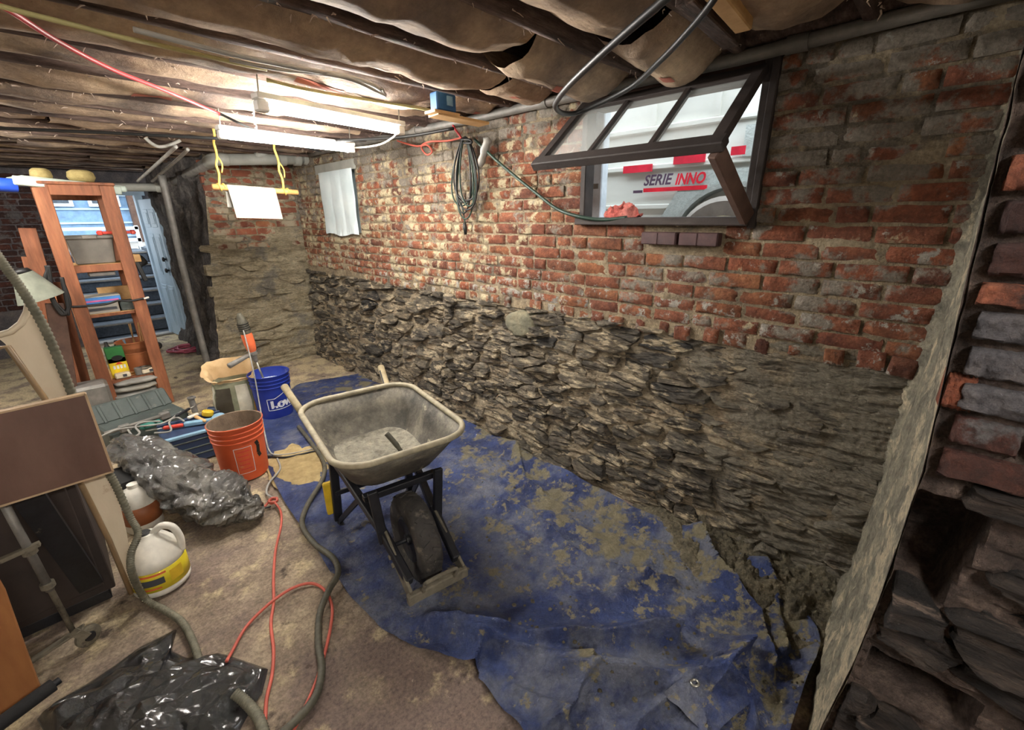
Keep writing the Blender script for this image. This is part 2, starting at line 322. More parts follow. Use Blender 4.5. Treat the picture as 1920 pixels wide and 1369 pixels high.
M_labelyellow = material('yellow_label', [S(206, 186, 34), S(228, 208, 52)], scale=12, rough=0.5, bump=0)
M_green = plain('green_card', S(44, 118, 56), 0.6)
M_boxyellow = plain('yellow_card', S(236, 204, 34), 0.6)
M_black = plain('black_plastic', S(24, 24, 24), 0.5)
M_inkgrey = plain('grey_ink', S(70, 74, 80), 0.6)
M_copper = material('terracotta_pail', [S(150, 88, 54), S(178, 110, 70)], scale=5, rough=0.5, bump=0.05)
M_bluecard = plain('blue_card', S(64, 128, 196), 0.6)
M_pinkcard = plain('pink_card', S(206, 96, 150), 0.6)
M_paperwhite = material('white_paper', [S(148, 144, 134), S(164, 160, 150)], scale=5, rough=0.85, bump=0.1, bscale=30)
M_kraftbag = material('kraft_bag_paper', [S(190, 158, 112), S(220, 190, 146)], scale=8, rough=0.85, bump=0.3, bscale=30)
M_bagprint = material('printed_bag_paper', [S(112, 116, 94), S(150, 150, 124)], scale=8, rough=0.85, bump=0.3, bscale=30)
M_bagstripe = plain('bag_pale_print', S(196, 192, 174), 0.85)
M_baggold = plain('bag_gold_print', S(196, 156, 70), 0.85)
M_bagdark = plain('bag_dark_print', S(64, 58, 46), 0.85)
M_rope = plain('yellow_rope', S(222, 190, 92), 0.8, bump=0.4, bscale=200)
M_dowel = plain('pine_dowel', S(226, 172, 104), 0.6)
M_diff = material('pale_plastic_diffuser', [S(170, 184, 172), S(198, 210, 198)], scale=5, rough=0.4, bump=0)
M_straw = material('straw_roll', [S(140, 124, 76), S(176, 158, 104)], scale=30, rough=0.9, bump=0.5, bscale=60)
M_door = material('pale_blue_door', [S(150, 176, 198), S(176, 198, 216)], scale=4, rough=0.5, bump=0.03)
M_step = material('concrete_steps', [S(58, 66, 76), S(82, 91, 102)], scale=6, rough=0.9, bump=0.5, bscale=40, grain=(40, .6, 1.2))
M_outground = material('driveway', [S(120, 118, 112), S(150, 146, 140)], scale=5, rough=0.95, bump=0.3)
M_trailer = material('silver_white_panel', [S(204, 208, 202), S(226, 230, 224)], scale=2, stretch=(1, .4, 2), rough=0.45, bump=0.03)
M_reflector = plain('red_reflector', S(206, 40, 62), 0.4)
M_lettergrey = plain('plum_lettering', S(82, 62, 84), 0.5)
M_letterred = plain('red_lettering', S(218, 30, 52), 0.5)
M_fender = material('tread_plate_fender', [S(160, 168, 166), S(188, 196, 192)], scale=40, rough=0.4, bump=0.5, bscale=90, metal=0.2)
M_tyre = plain('trailer_tyre', S(150, 145, 138), 0.8)
M_hub = plain('cream_hub', S(206, 200, 168), 0.5)
M_siding = material('pale_siding', [S(206, 214, 220), S(226, 232, 236)], scale=3, rough=0.7, bump=0.02)
M_rag = material('coral_rag', [S(166, 72, 66), S(206, 104, 94), S(226, 150, 138)], scale=16, rough=0.9, bump=0.8, bscale=40, bdist=.02, grain=(60, .6, 1.2))
M_tubeglow = emitter('fluorescent_tube_glow', TUBE_COLOR, TUBE_STRENGTH)
M_housing = plain('fixture_housing', S(214, 212, 206), 0.5)
M_tape = plain('grey_tape', S(150, 148, 142), 0.5)
M_pinkcord = plain('faded_pink_cord', S(164, 78, 96), 0.6)
M_chrome = plain('bright_metal', S(170, 168, 160), 0.3, metal=0.8)
M_drillorange = plain('orange_drill_casing', S(222, 108, 66), 0.5)
M_foam = plain('black_foam', S(34, 33, 34), 0.9, bump=0.3)
M_cone = plain('grey_green_fabric', S(126, 130, 116), 0.85)
M_brass = plain('brass_strip', S(140, 116, 86), 0.4)
M_tubedim = emitter('dimmer_tube_glow', TUBE_COLOR, TUBE_STRENGTH * .85)
# ================================================================ the room
WX = 2.05            # long wall
BY = 5.2             # short back wall at the end of the long wall
FY = 7.8             # far wall with the doorway
PX = 1.15            # end face of the cross wall by the camera
JB = 2.12            # joist undersides
W1 = (0.60, 1.45, 1.50, 2.115)      # y0, y1, z0, z1
W2 = (3.86, 4.58, 1.41, 1.96)
BOUND = 1.02         # bricks above, rubble below

def struct(name, mb, m, smooth=False, **k):
    return tag(mb.build(name, m, None, smooth=smooth, **k), kind='structure')

# floor
def floor_fn(u, v):
    x = lerp(-2.2, 2.3, u); y = lerp(-2.6, 7.9, v)
    return (x, y, 0.004 * fract((x, y, 3), 3, 3) - 0.004)
floor = struct('floor', MB().grid(floor_fn, 90, 200), M_floor, smooth=True)

# outer shell: walls seen only from the side or not at all, roof deck above the joists
M_bouncewall = material('pale_bounce_wall', [S(196, 190, 178), S(222, 216, 204)], scale=5, rough=.95, bump=.3)  # unseen walls made pale to bounce light into the room
struct('wall_left', MB().box((-2.25, 2.6, 1.2), (0.1, 10.6, 2.5)), M_bouncewall)
struct('wall_behind', MB().box((0, -2.65, 1.2), (4.6, 0.1, 2.5)), M_bouncewall)
struct('wall_right_behind', MB().box((WX + .15, -1.45, 1.2), (.2, 2.5, 2.5)), M_bouncewall)
ceiling = struct('ceiling', MB().box((0, 2.6, 2.36), (4.9, 10.6, 0.06)), M_deck)

# ---- joists and insulation
def joist_mesh(seed, x0=-2.2, x1=2.12):
    mb = MB()
    prof = [(-0.024, 0.21), (-0.024, 0.03), (-0.020, 0.004), (0.0, 0.0), (0.020, 0.004), (0.024, 0.03), (0.024, 0.21)]
    n = 46
    def fn(u, v):
        i = v * (len(prof) - 1); p = prof[int(round(i))]; x = lerp(x0, x1, u)
        w = 0.010 * nz(x * 2.2, seed, p[1] * 9) + 0.004 * nz(x * 14, seed * 3, p[0] * 90)
        return (x, p[0] + 0.5 * w, p[1] + w * (1 if p[1] < .1 else 0))
    return mb.grid(fn, n, len(prof) - 1)
JY = [-2.4 + 0.397 * k for k in range(26)]
JY = [y - (JY[9] - 1.115) for y in JY]                # a joist edge at 1.09 from the camera's wall line
for k, y in enumerate(JY):
    if y > 7.7: continue
    o = joist_mesh(k * 1.7).build('joist', M_joist, ceiling, smooth=True)
    o.location = (0, y, JB)
def batt(xa, xb, y0, y1, z, sag, seed, droop=0.0):
    def fn(u, v):
        x = lerp(xa, xb, u); c = math.sin(PI * min(1, max(0, v)))
        e = min(u, 1 - u) * 2; taper = sstep(0, 0.22, e)
        s = sag * (0.75 + 0.25 * taper + 0.25 * nz(x * 1.8, seed, 1.0)) * (c ** 0.75)
        s += droop * (1 - u) ** 3 * c
        wr = 0.016 * MN.ridged_multi_fractal(Vector((x * 3.0 + seed, v * 2.2, seed)), 0.9, 2, 4, 0.8, 2) * c - 0.012 * c
        wr += 0.012 * nz(x * 9, v * 4, seed) * c
        y = lerp(y0, y1, v) + 0.010 * nz(x * 4, v * 3, seed + 5)
        return (x + 0.02 * nz(v * 5, seed, u * 3), y, z - s + wr)
    return fn
rb = random.Random(5)
BATT_FN = {}
for k in range(len(JY) - 1):
    ya, yb = JY[k] + 0.026, JY[k + 1] - 0.026
    if yb < -1.2 or ya > 7.2: continue
    x = -1.9 + rb.random() * 0.6
    while x < 1.9:
        ln = rb.uniform(1.2, 1.9); x1 = min(x + ln, 2.0)
        if x1 - x > 0.3 and x1 > -0.2:
            near = 1.0 if ya < 1.3 else (.72 if ya < 2.0 else .45)
            sag = rb.uniform(0.05, 0.10) * near
            fn = batt(x, x1, ya, yb, JB + 0.07, sag + .03, k * 3.1 + x * 2, rb.uniform(0, 0.03))
            b = MB().grid(fn, 34, 12).build('insulation_batt', M_kraft, ceiling, smooth=True)
            BATT_FN[(k, round(x, 2))] = (fn, b)
            if rb.random() < 0.6 and ya < 3.2 and x1 > 0.2:      # printed patch on the paper
                u0 = rb.uniform(.3, .7)
                MB().grid(lambda u, v, f=fn, u0=u0: tuple(Vector(f(lerp(u0, u0 + .11, u), lerp(.42, .56, v))) - Vector((0, 0, 0.003))), 6, 4).build('print_patch', M_print, b, smooth=True)
        x = x1 + rb.uniform(-0.03, 0.05)
fl = MB(); rf = random.Random(9)
for k, y in enumerate(JY):                                # torn shreds of insulation caught along the joists
    if y < 0.3 or y > 5.4: continue
    for _ in range(45):
        x = rf.uniform(-0.2, 2.0); p = Vector((x, y + rf.uniform(-0.035, .035), JB + rf.uniform(-0.004, 0.02)))
        q = p + Vector((rf.uniform(-.03, .03), rf.uniform(-.012, .012), -rf.uniform(0.0, 0.022)))
        fl.tube([p, (p + q) / 2 + Vector((0, rf.uniform(-.008, .008), 0.003)), q], [rf.uniform(.001, .004), rf.uniform(.001, .003), .0007], 4)
tag(fl.build('insulation_shreds', M_fluff, ceiling), kind='stuff')
sill = MB()
def sill_fn(u, v):
    pr = [(-0.075, 0.20), (-0.075, 0.012), (-0.06, 0.0), (0.14, 0.0)]; p = pr[int(round(v * 3))]; y = lerp(-0.6, BY, u)
    return (WX + p[0] + .012 * nz(y * 3, p[1] * 20), y, JB + 0.02 + p[1] + .006 * nz(y * 7, p[0] * 30, 2))
struct('trim_1', sill.grid(sill_fn, 90, 3), M_joist, smooth=True)

# ---- brick maker: a few rough brick bodies shared by all bricks (unit size: depth x, length y, height z)
def rough_brick(seed, nl=7, nh=4, amp=0.03, rnd=0.16):
    mb = MB()
    def sup(t):                                           # rounded corners on the unit cube
        return t
    faces = [((-.5, -.5, -.5), (0, 1, 0), (0, 0, 1), nl, nh), ((.5, -.5, -.5), (0, 1, 0), (0, 0, 1), 1, 1),
             ((-.5, -.5, .5), (1, 0, 0), (0, 1, 0), 2, nl), ((-.5, -.5, -.5), (1, 0, 0), (0, 1, 0), 2, nl),
             ((-.5, -.5, -.5), (1, 0, 0), (0, 0, 1), 2, nh), ((-.5, .5, -.5), (1, 0, 0), (0, 0, 1), 2, nh)]
    for o, a, b, n, m in faces:
        o, a, b = Vector(o), Vector(a), Vector(b)
        def fn(u, v):
            p = o + a * u + b * v
            if p.x < -0.4:                                # soften the visible arrises
                ly, lz = abs(p.y) * 2, abs(p.z) * 2
                e = max(sstep(1 - rnd * .5, 1.0, ly), sstep(1 - rnd * 1.6, 1.0, lz))
                p.x += 0.13 * e
            f = MN.noise(Vector((p.y * 5 + seed * 7, p.z * 3, p.x * 3)))
            g = MN.noise(Vector((p.y * 12 + seed * 3, p.z * 8, seed)))
            ex = sstep(.7, 1, abs(p.y) * 2) ; ez = sstep(.7, 1, abs(p.z) * 2)
            return (p.x + amp * 2.2 * f + amp * 1.2 * g, p.y * (1 - 0.035 * ex * (f + .6)), p.z * (1 - 0.10 * ez * (g + .5)))
        mb.grid(fn, n, m)
    me = bpy.data.meshes.new('brick'); me.from_pydata([tuple(p) for p in mb.v], [], mb.f)
    bm = bmesh.new(); bm.from_mesh(me); bmesh.ops.remove_doubles(bm, verts=bm.verts, dist=1e-4)
    bmesh.ops.recalc_face_normals(bm, faces=bm.faces); bm.to_mesh(me); bm.free()
    return me
def brick_set(m, n=8, **k):
    out = []
    for i in range(n):
        me = rough_brick(i + 1.3, **k); me.materials.append(m)
        me.polygons.foreach_set('use_smooth', [True] * len(me.polygons)); me.set_sharp_from_angle(angle=R(50)); out.append(me)
    return out
BR = brick_set(M_brick); BRFAR = brick_set(M_brick_far, 5, nl=4, nh=2); BRD = brick_set(M_brick_dark, 5, nl=14, nh=7, amp=.05, rnd=.22)
BRG = brick_set(M_brick_grey, 3, nl=14, nh=7, amp=.06, rnd=.2); BRO = brick_set(M_brick_orange, 2, nl=14, nh=7, amp=.05, rnd=.2)
def put_brick(me, parent, loc, size, rot=(0, 0, 0), name='brick'):
    o = bpy.data.objects.new(name, me); COL.objects.link(o); o.parent = parent
    o.location = loc; o.scale = size; o.rotation_euler = rot; return o
def spans(a, b, cuts):
    segs = [(a, b)]
    for c0, c1 in cuts:
        out = []
        for s0, s1 in segs:
            if c1 <= s0 or c0 >= s1: out.append((s0, s1)); continue
            if c0 - s0 > 0.03: out.append((s0, c0))
            if s1 - c1 > 0.03: out.append((c1, s1))
        segs = out
    return segs
def courses(a, b, z0, z1, pitch, cuts=(), rng=random, length=0.205, joint=0.009, headers=0.16):
    out = []; z = z0; k = 0
    while z + pitch * 0.55 < z1:
        h = pitch * rng.uniform(0.97, 1.03)
        cs = [(c[0], c[1]) for c in cuts if not (z + h < c[2] + 0.012 or z > c[3] - 0.02)]
        for s0, s1 in spans(a, b, cs):
            y = s0 - (rng.random() * length * 0.5 if s0 == a else 0)
            while y < s1 - 0.02:
                l = (length * 0.5 if rng.random() < headers else length) * rng.uniform(0.92, 1.08)
                if y == s0 and k % 2: l *= 0.55
                e = min(y + l, s1)
                if s1 - e < 0.06: e = s1
                lo = max(y, s0)
                if e - lo > 0.025: out.append((lo, e - joint, z, z + h - joint))
                y = e
        z += h; k += 1
    return out

# ---- long wall
wall_long = MB()
def bedx(y, z):
    return WX + 0.0045 + 0.004 * fract((y * 7, z * 9, 1), 1.5, 4) - 0.007 * sstep(0.25, 0.6, nz(y * 5, z * 6, 4))
def patch(y0, y1, z0, z1, step):
    wall_long.grid(lambda u, v: (bedx(lerp(y0, y1, u), lerp(z0, z1, v)), lerp(y0, y1, u), lerp(z0, z1, v)), max(2, int((y1 - y0) / step)), max(2, int((z1 - z0) / step)))
ys = [-0.12, W1[0], W1[1], W2[0], W2[1], BY + 0.05]
patch(ys[0], ys[1], .98, 2.32, .02); patch(ys[1], ys[2], .98, W1[2], .02); patch(ys[1], ys[2], W1[3], 2.32, .03)
patch(ys[2], ys[3], .98, 2.32, .025); patch(ys[3], ys[4], .98, W2[2], .03); patch(ys[3], ys[4], W2[3], 2.32, .04); patch(ys[4], ys[5], .98, 2.32, .03)
for w in (W1, W2):                                        # window reveals through the wall
    for q in (((WX, w[0], w[2]), (WX - .0, w[0], w[3])), ((WX, w[1], w[3]), (WX, w[1], w[2])), ((WX, w[1], w[2]), (WX, w[0], w[2])), ((WX, w[0], w[3]), (WX, w[1], w[3]))):
        a, b = Vector(q[0]), Vector(q[1]); t = Vector((0.10 if w is W1 else .30, 0, 0))
        wall_long.add([a, b, b + t, a + t], [(0, 1, 2, 3)])
wall_right = struct('wall_right', wall_long, M_mortar, smooth=True)
rk = random.Random(21)
cells = courses(-0.05, BY, BOUND + 0.028, 2.30, 0.0665, (W1, W2, (0.70, 1.07, 1.420, 1.485), (-0.1, BY + 1, JB + 0.04, 3)), rk)
cells = [c for c in cells if c[2] < JB + 0.06]
cells.sort(key=lambda c: c[0] ** 2 + WX ** 2 + (c[2] - CH) ** 2)
rest = MB()
loose_gap = (0.72, 1.06, 1.405, 1.475)                    # slot under the sill where two loose bricks sit
cnt = 0
for i, (a, b, z0, z1) in enumerate(cells):
    prot = rk.choice([0, 0.001, 0.002, 0.003, 0.005, 0.008, -0.003]) ; dep = 0.07
    x = WX - prot + dep / 2 - 0.005
    me = rk.choice(BR)
    if z1 > JB + .02 and rk.random() < .3: continue
    rot = (rk.uniform(-.02, .02), rk.uniform(-.02, .02), rk.uniform(-.018, .018))
    if cnt < 300:
        put_brick(me, wall_right, (x, (a + b) / 2, (z0 + z1) / 2), (dep, b - a, z1 - z0), rot); cnt += 1
    else:
        M = Matrix.Translation((x, (a + b) / 2, (z0 + z1) / 2)) @ Matrix.Diagonal((dep, b - a, z1 - z0, 1))
        rest.add([M @ v.co for v in me.vertices], [tuple(p.vertices) for p in me.polygons])
tag(rest.build('distant_bricks', M_brick, wall_right, auto=50), kind='stuff')
for s in range(34):                                       # broken header course where brick meets rubble
    y = 0.0 + s * 0.118 + rk.uniform(-.02, .02); w = rk.uniform(.045, .10)
    if rk.random() < .16: continue
    put_brick(rk.choice(BR), wall_right, (WX + .028 + rk.uniform(-.012, .012), y, BOUND - .005 + rk.uniform(-.012, .008)), (.075, w, rk.uniform(.05, .075)), (rk.uniform(-.12, .12), 0, rk.uniform(-.1, .1)), 'broken_brick')

# ---- rubble: Voronoi stones laid flat, each a body of its own in a bed of mortar
def clip(poly, px_, py_, nx_, ny_):
    out = []; n = len(poly)
    for i in range(n):
        a = poly[i]; b = poly[(i + 1) % n]
        da = (a[0] - px_) * nx_ + (a[1] - py_) * ny_; db = (b[0] - px_) * nx_ + (b[1] - py_) * ny_
        if da <= 0: out.append(a)
        if (da < 0 < db) or (db < 0 < da):
            t = da / (da - db); out.append((a[0] + (b[0] - a[0]) * t, a[1] + (b[1] - a[1]) * t))
    return out
def voronoi(seeds, box):
    res = []
    for i, (x, y) in enumerate(seeds):
        poly = [(box[0], box[2]), (box[1], box[2]), (box[1], box[3]), (box[0], box[3])]
        nb = sorted(((sx - x) ** 2 + (sy - y) ** 2, sx, sy) for j, (sx, sy) in enumerate(seeds) if j != i and abs(sx - x) < 1.2 and abs(sy - y) < 1.2)[:22]
        for d, sx, sy in nb:
            l = math.sqrt(d) or 1; poly = clip(poly, (x + sx) / 2, (y + sy) / 2, (sx - x) / l, (sy - y) / l)
            if len(poly) < 3: break
        if len(poly) >= 3: res.append(poly)
    return res
def resample(poly, n):
    per = [math.dist(poly[i], poly[(i + 1) % len(poly)]) for i in range(len(poly))]; tot = sum(per); out = []
    for k in range(n):
        d = tot * k / n; i = 0
        while d > per[i]: d -= per[i]; i = (i + 1) % len(poly)
        a, b = poly[i], poly[(i + 1) % len(poly)]; t = d / max(per[i], 1e-9)
        out.append((a[0] + (b[0] - a[0]) * t, a[1] + (b[1] - a[1]) * t))
    return out
def stone_body(poly, seed, prot, face, n=26, rings=6, gap=0.90, strata=0.016, back=0.07, tilt=0.0):
    """poly in (along, up); face(along, up, out) -> world point. out = distance proud of the wall line"""
    cx_ = sum(p[0] for p in poly) / len(poly); cy_ = sum(p[1] for p in poly) / len(poly)
    ed = resample(poly, n); rr = random.Random(seed); vs = []; fs = []
    hx = rr.uniform(-.7, .7); hz = rr.uniform(-1.2, .7)
    size = max(max(p[1] for p in poly) - min(p[1] for p in poly), 0.03)
    lv = [(1.0, -back)] + [(gap2, None) for gap2 in [1.0, .95, .80, .60, .36, .10][:rings]]
    for li, (s, dz) in enumerate(lv):
        for k, (a, b) in enumerate(ed):
            j = 1 + 0.16 * MN.noise(Vector((a * 16, b * 40, seed))) + .10 * MN.noise(Vector((a * 45, b * 90, seed)))
            q = s * gap * (j if li <= 2 else 1)
            y = cx_ + (a - cx_) * q; z = cy_ + (b - cy_) * q
            if dz is None:
                e = [0.0, .85, 1, 1, 1, 1][li - 1]
                zz = z + tilt * (y - cx_)
                st = MN.noise(Vector((y * 6 + seed, zz * 46, seed))) + .5 * MN.noise(Vector((y * 15, zz * 110, seed))); st = math.floor(st * 3.2) / 3.2 * .7 + st * .3
                d = prot * e + strata * st * (0.35 + .65 * e) + 0.010 * MN.noise(Vector((y * 11, zz * 16, seed))) + .004 * MN.noise(Vector((y * 50, zz * 80, seed)))
                d += ((y - cx_) * hx * .25 + (z - cy_) * hz * .5) * e
                if li == 1: d -= .004
            else: d = dz
            vs.append(face(y, z, d))
    for li in range(len(lv) - 1):
        for k in range(n):
            fs.append((li * n + k, li * n + (k + 1) % n, (li + 1) * n + (k + 1) % n, (li + 1) * n + k))
    fs.append(tuple(range((len(lv) - 1) * n, len(lv) * n)))
    return vs, fs
def seeds_for(a0, a1, z0, z1, w, h, rng, sx):
    out = []; nz_ = int((z1 - z0) / h)
    for r in range(nz_ + 2):
        x = a0 - w * rng.random(); hh = (z1 - z0) / nz_
        while x < a1 + w:
            ww = w * rng.choice([.45, .7, .9, 1.0, 1.3, 1.7])
            out.append(((x + ww / 2) * sx, z0 + (r + .0) * hh + rng.uniform(-.42, .42) * hh)); x += ww
    return out
def long_face(y, z, d):                                   # the rubble leans out a little towards the floor
    return (WX + 0.02 - 0.085 * (1 - min(1, max(0, z / 1.0))) ** 1.2 - d, y, z)
def bed_fn(u, v):
    y = lerp(-0.1, BY + .05, u); z = lerp(-0.03, BOUND + 0.02, v)
    zt_ = z + .05 * nz(y * 1.7, z * 2.2, 6) + .05 * y
    st = nz(y * 5, zt_ * 38, 3) + .5 * nz(y * 14, zt_ * 90, 5); st = math.floor(st * 3) / 3 * .6 + st * .4
    d = 0.010 * fract((y * 3, z * 6, 8), 1.6, 5) + 0.013 * st + .004 * nz(y * 60, z * 70, 1)
    wet = sstep(.95, .25, y) * sstep(.15, .4, z)
    return long_face(y, z, d + 0.016 * wet + .012 * sstep(.3, 0, z) + .001)
bed = MB().grid(lambda u, v: bed_fn(u * .52, v), 380, 140).grid(lambda u, v: bed_fn(.52 + u * .48, v), 170, 90).build('bedding_mortar', M_bed, wall_right, auto=40)
rs = random.Random(33); SX = 0.36
near = [p for p in voronoi(seeds_for(-.05, 2.75, 0, BOUND, .20, .074, rs, SX), (-.08 * SX, 2.7 * SX, 0.0, BOUND - .015))]
far = [p for p in voronoi(seeds_for(2.65, BY, 0, BOUND, .25, .095, rs, SX), (2.7 * SX, BY * SX, 0.0, BOUND - .02))]
stones = [[(a / SX, b) for a, b in p] for p in near + far]
stones = [p for p in stones if min(a for a, b in p) < BY]
stones.sort(key=lambda p: min(a for a, b in p))
left = MB(); ns = 0
for i, p in enumerate(stones):
    ym = sum(a for a, b in p) / len(p); zm = sum(b for a, b in p) / len(p)
    wet = sstep(.9, .25, ym) * sstep(.2, .45, zm)
    prot = rs.choice([.0, .006, .012, .02, .03, .045]) * (1 - .7 * wet) + .006
    nearby = ym < 2.7
    vs, fs = stone_body(p, i * 1.37, prot, long_face, n=34 if nearby else 20, rings=6 if nearby else 5, gap=rs.choice([.72, .8, .86, .9, .95, .98]), strata=rs.uniform(.010, .024) * (1 - .4 * wet), tilt=rs.uniform(-.15, .3))
    if ns < 290 and rs.random() > .02:
        MB().add(vs, fs).build('stone', M_stone, wall_right, auto=24); ns += 1
    else: left.add(vs, fs)
tag(left.build('distant_rubble', M_stone, wall_right, auto=38), kind='stuff')
# the one big rounded field stone in the rubble
bigp = [(0.115 * math.cos(a) + 1.87, .085 * math.sin(a) * (1.1 if math.sin(a) > 0 else 1) + .885) for a in [2 * PI * k / 14 for k in range(14)]]
M_boulder = material('rounded_field_stone', [S(84, 84, 72), S(124, 120, 100), S(150, 142, 116)], scale=9, rough=.85, bump=.8, bscale=30, bdist=.015)
vs, fs = stone_body(bigp, 77.7, .062, long_face, n=30, rings=6, gap=1.0, strata=.006)
MB().add(vs, fs).build('round_stone', M_boulder, wall_right, smooth=True)

# ---- short back wall (tan parging over stone below, brick above) and the sooty side of it
def xedge(z): return 1.21 - .13 * (1.82 - z)
def back_fn(u, v):
    z = lerp(-.03, 2.32, v); x = lerp(xedge(z), WX + .06, u)
    low = sstep(1.36, 1.15, z)
    st = MN.noise(Vector((x * 4, z * 22, 5))); d = low * (0.045 * st + .02 * fract((x * 3, z * 9, 2), 1.4, 4)) + .006 * fract((x * 8, z * 8, 1), 1, 3)
    d += 0.05 * sstep(1.0, 0.0, z) * low
    return (x, BY - d - .004, z)
wall_back = struct('wall_back', MB().grid(back_fn, 70, 120), M_backparge, smooth=True)
rk2 = random.Random(4)
for (a, b, z0, z1) in courses(1.2, WX - .01, 1.26, 2.1, .069, (), rk2, headers=.25):
    if rk2.random() < sstep(1.55, 1.26, z0) * .55: continue
    put_brick(rk2.choice(BRFAR), wall_back, ((a + b) / 2, BY + .022 + rk2.uniform(-.004, .004), (z0 + z1) / 2), (.07, b - a, z1 - z0), (0, 0, PI / 2 + rk2.uniform(-.02, .02)))
for p in [[(a / SX, b) for a, b in q] for q in voronoi(seeds_for(1.05, WX, 0, 1.3, .26, .11, rk2, SX), (1.05 * SX, (WX - .02) * SX, .02, 1.32))]:
    if rk2.random() < .42:
        vs, fs = stone_body(p, rk2.random() * 90, rk2.uniform(.012, .04), lambda a, b, d: (a, BY - .05 * sstep(1, 0, b) - d, b), n=16, rings=5, gap=rk2.uniform(.7, .95), strata=.014, back=.05)
        MB().add(vs, fs).build('parged_stone', M_backparge, wall_back, auto=38)
def jamb_fn(u, v):                                        # rugged side of the back wall facing the passage
    z = lerp(-.02, 2.32, v); y = lerp(back_fn(0, (z + .03) / 2.35)[1], 7.35, u)
    lob = 0.075 * abs(math.sin(y * 6.3 + .5 * nz(z * 2.2, 3) + z * .3)) ** .7
    d = lob + 0.05 * fract((y * 3, z * 1.6, 7), 1.6, 5) + .10 * sstep(.35, 0, z) + .02 * nz(y * 17, z * 12, 2)
    return (lerp(xedge(z), 1.15, sstep(0, .3, u)) - (d - .03) * sstep(0, .06, u), y, z)
struct('wall_back_core', MB().box((1.68, 6.35, 1.15), (.70, 1.9, 2.34)), M_jamb)
struct('wall_passage', MB().grid(jamb_fn, 90, 120), M_jamb, smooth=True)
# ---- far wall with the doorway
DX0, DX1, DZ = 0.22, 1.03, 1.86
fw = MB()
for x0, x1, z0, z1 in ((-2.2, DX0, 0, 2.33), (DX0, DX1, DZ, 2.33), (DX1, 1.3, 0, 2.33)):
    fw.box(((x0 + x1) / 2, FY + .1, (z0 + z1) / 2), (x1 - x0, .2, z1 - z0))
wall_far = struct('wall_far', fw, M_brick_grey)
rk3 = random.Random(14)
for (a, b, z0, z1) in courses(-1.0, DX0 - .03, .55, 2.05, .069, (), rk3):
    put_brick(rk3.choice(BRD), wall_far, ((a + b) / 2, FY + .025, (z0 + z1) / 2), (.07, b - a, z1 - z0), (0, 0, PI / 2))

# ---- cross wall by the camera: mortared return seen edge-on, end face of brick over slaty rubble
ARR = [(2.3, -.020), (1.79, -.026), (1.6, -.036), (1.46, -.044), (1.2, -.062), (1.04, -.072), (.85, -.073), (.7, -.072), (.5, -.066), (.24, -.046), (-.05, -.03)]
INN = [(2.3, -.075), (1.6, -.062), (1.27, -.054), (.79, -.026), (.45, -.012), (.16, .0), (-.05, .06)]
def tab(t, z):
    for i in range(len(t) - 1):
        if t[i][0] >= z >= t[i + 1][0]:
            k = (t[i][0] - z) / (t[i][0] - t[i + 1][0]); return lerp(t[i][1], t[i + 1][1], k)
    return t[-1][1] if z < t[-1][0] else t[0][1]
def ret_fn(u, v):
    z = lerp(-.04, 2.32, v); x = lerp(WX + .03, PX, u)
    y = lerp(tab(INN, z), tab(ARR, z), u)
    a = math.sin(PI * min(1, u * 1.0)) * .6 + .3
    y += a * (0.010 * fract((x * 5, z * 5, 2), 1.5, 4) + .007 * nz(x * 22, z * 22, 5)) - .10 * sstep(.12, 0, 1 - u) * 0
    y += .05 * (1 - sstep(0, .10, u)) ** 2                 # trowelled cove into the corner
    if u > .999: x -= .004 * nz(z * 30, 2)
    return (x, y, z)
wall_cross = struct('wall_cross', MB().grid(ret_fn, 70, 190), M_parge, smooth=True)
def pier_face(y, z, d): return (PX + .004 - d, y, z)
HOLES = [(-.155, -.060, .735, .985), (-.26, -.085, .43, .535)]
def pbed_fn(u, v):
    z = lerp(-.04, 2.32, v); y1 = tab(ARR, z); y = lerp(y1 - .002, -.95, u ** 2)
    st = nz(y * 8, z * 36 + y * 4, 3) + .5 * nz(y * 20, z * 90, 5); st = math.floor(st * 3) / 3 * .6 + st * .4
    d = .012 * fract((y * 8, z * 8, 3), 1.3, 4) - .002 + .016 * st * sstep(1.08, 1.0, z) + .003 * nz(y * 70, z * 70, 2)
    for h in HOLES:
        my = sstep(h[0] - .006, h[0] + .012, y + .35 * (z - h[2]) * .4) * (1 - sstep(h[1] - .012, h[1] + .004, y)); mz = sstep(h[2] - .008, h[2] + .012, z) * (1 - sstep(h[3] - .015, h[3] + .006, z))
        d -= .17 * my * mz
    e = sstep(0, .05, u); x, y, z = pier_face(y, z, (d - .012) * e + .004 * (1 - e))
    return (x, y + .006 * (1 - e), z)
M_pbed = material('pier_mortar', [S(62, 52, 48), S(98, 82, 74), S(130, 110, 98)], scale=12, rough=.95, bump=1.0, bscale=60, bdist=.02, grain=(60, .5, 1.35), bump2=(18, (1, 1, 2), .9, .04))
MB().grid(pbed_fn, 80, 260).build('pier_mortar', M_pbed, wall_cross, auto=40)
struct('wall_cross_core', MB().box(((WX + PX + .25) / 2, -.62, 1.14), (WX - PX - .25, .9, 2.36)), M_pbed)
rp = random.Random(8)
pc = [1.045, 1.115, 1.185, 1.253, 1.322, 1.388, 1.44, 1.51, 1.58, 1.65, 1.72, 1.79, 1.86, 1.93, 2.0, 2.07, 2.14]
kinds = [BRD, BRD, BRG, BRG, BRG, BRO, BRD, BRD, BRO, BRD, BRD, BRG, BRD, BRD, BRO, BRD]
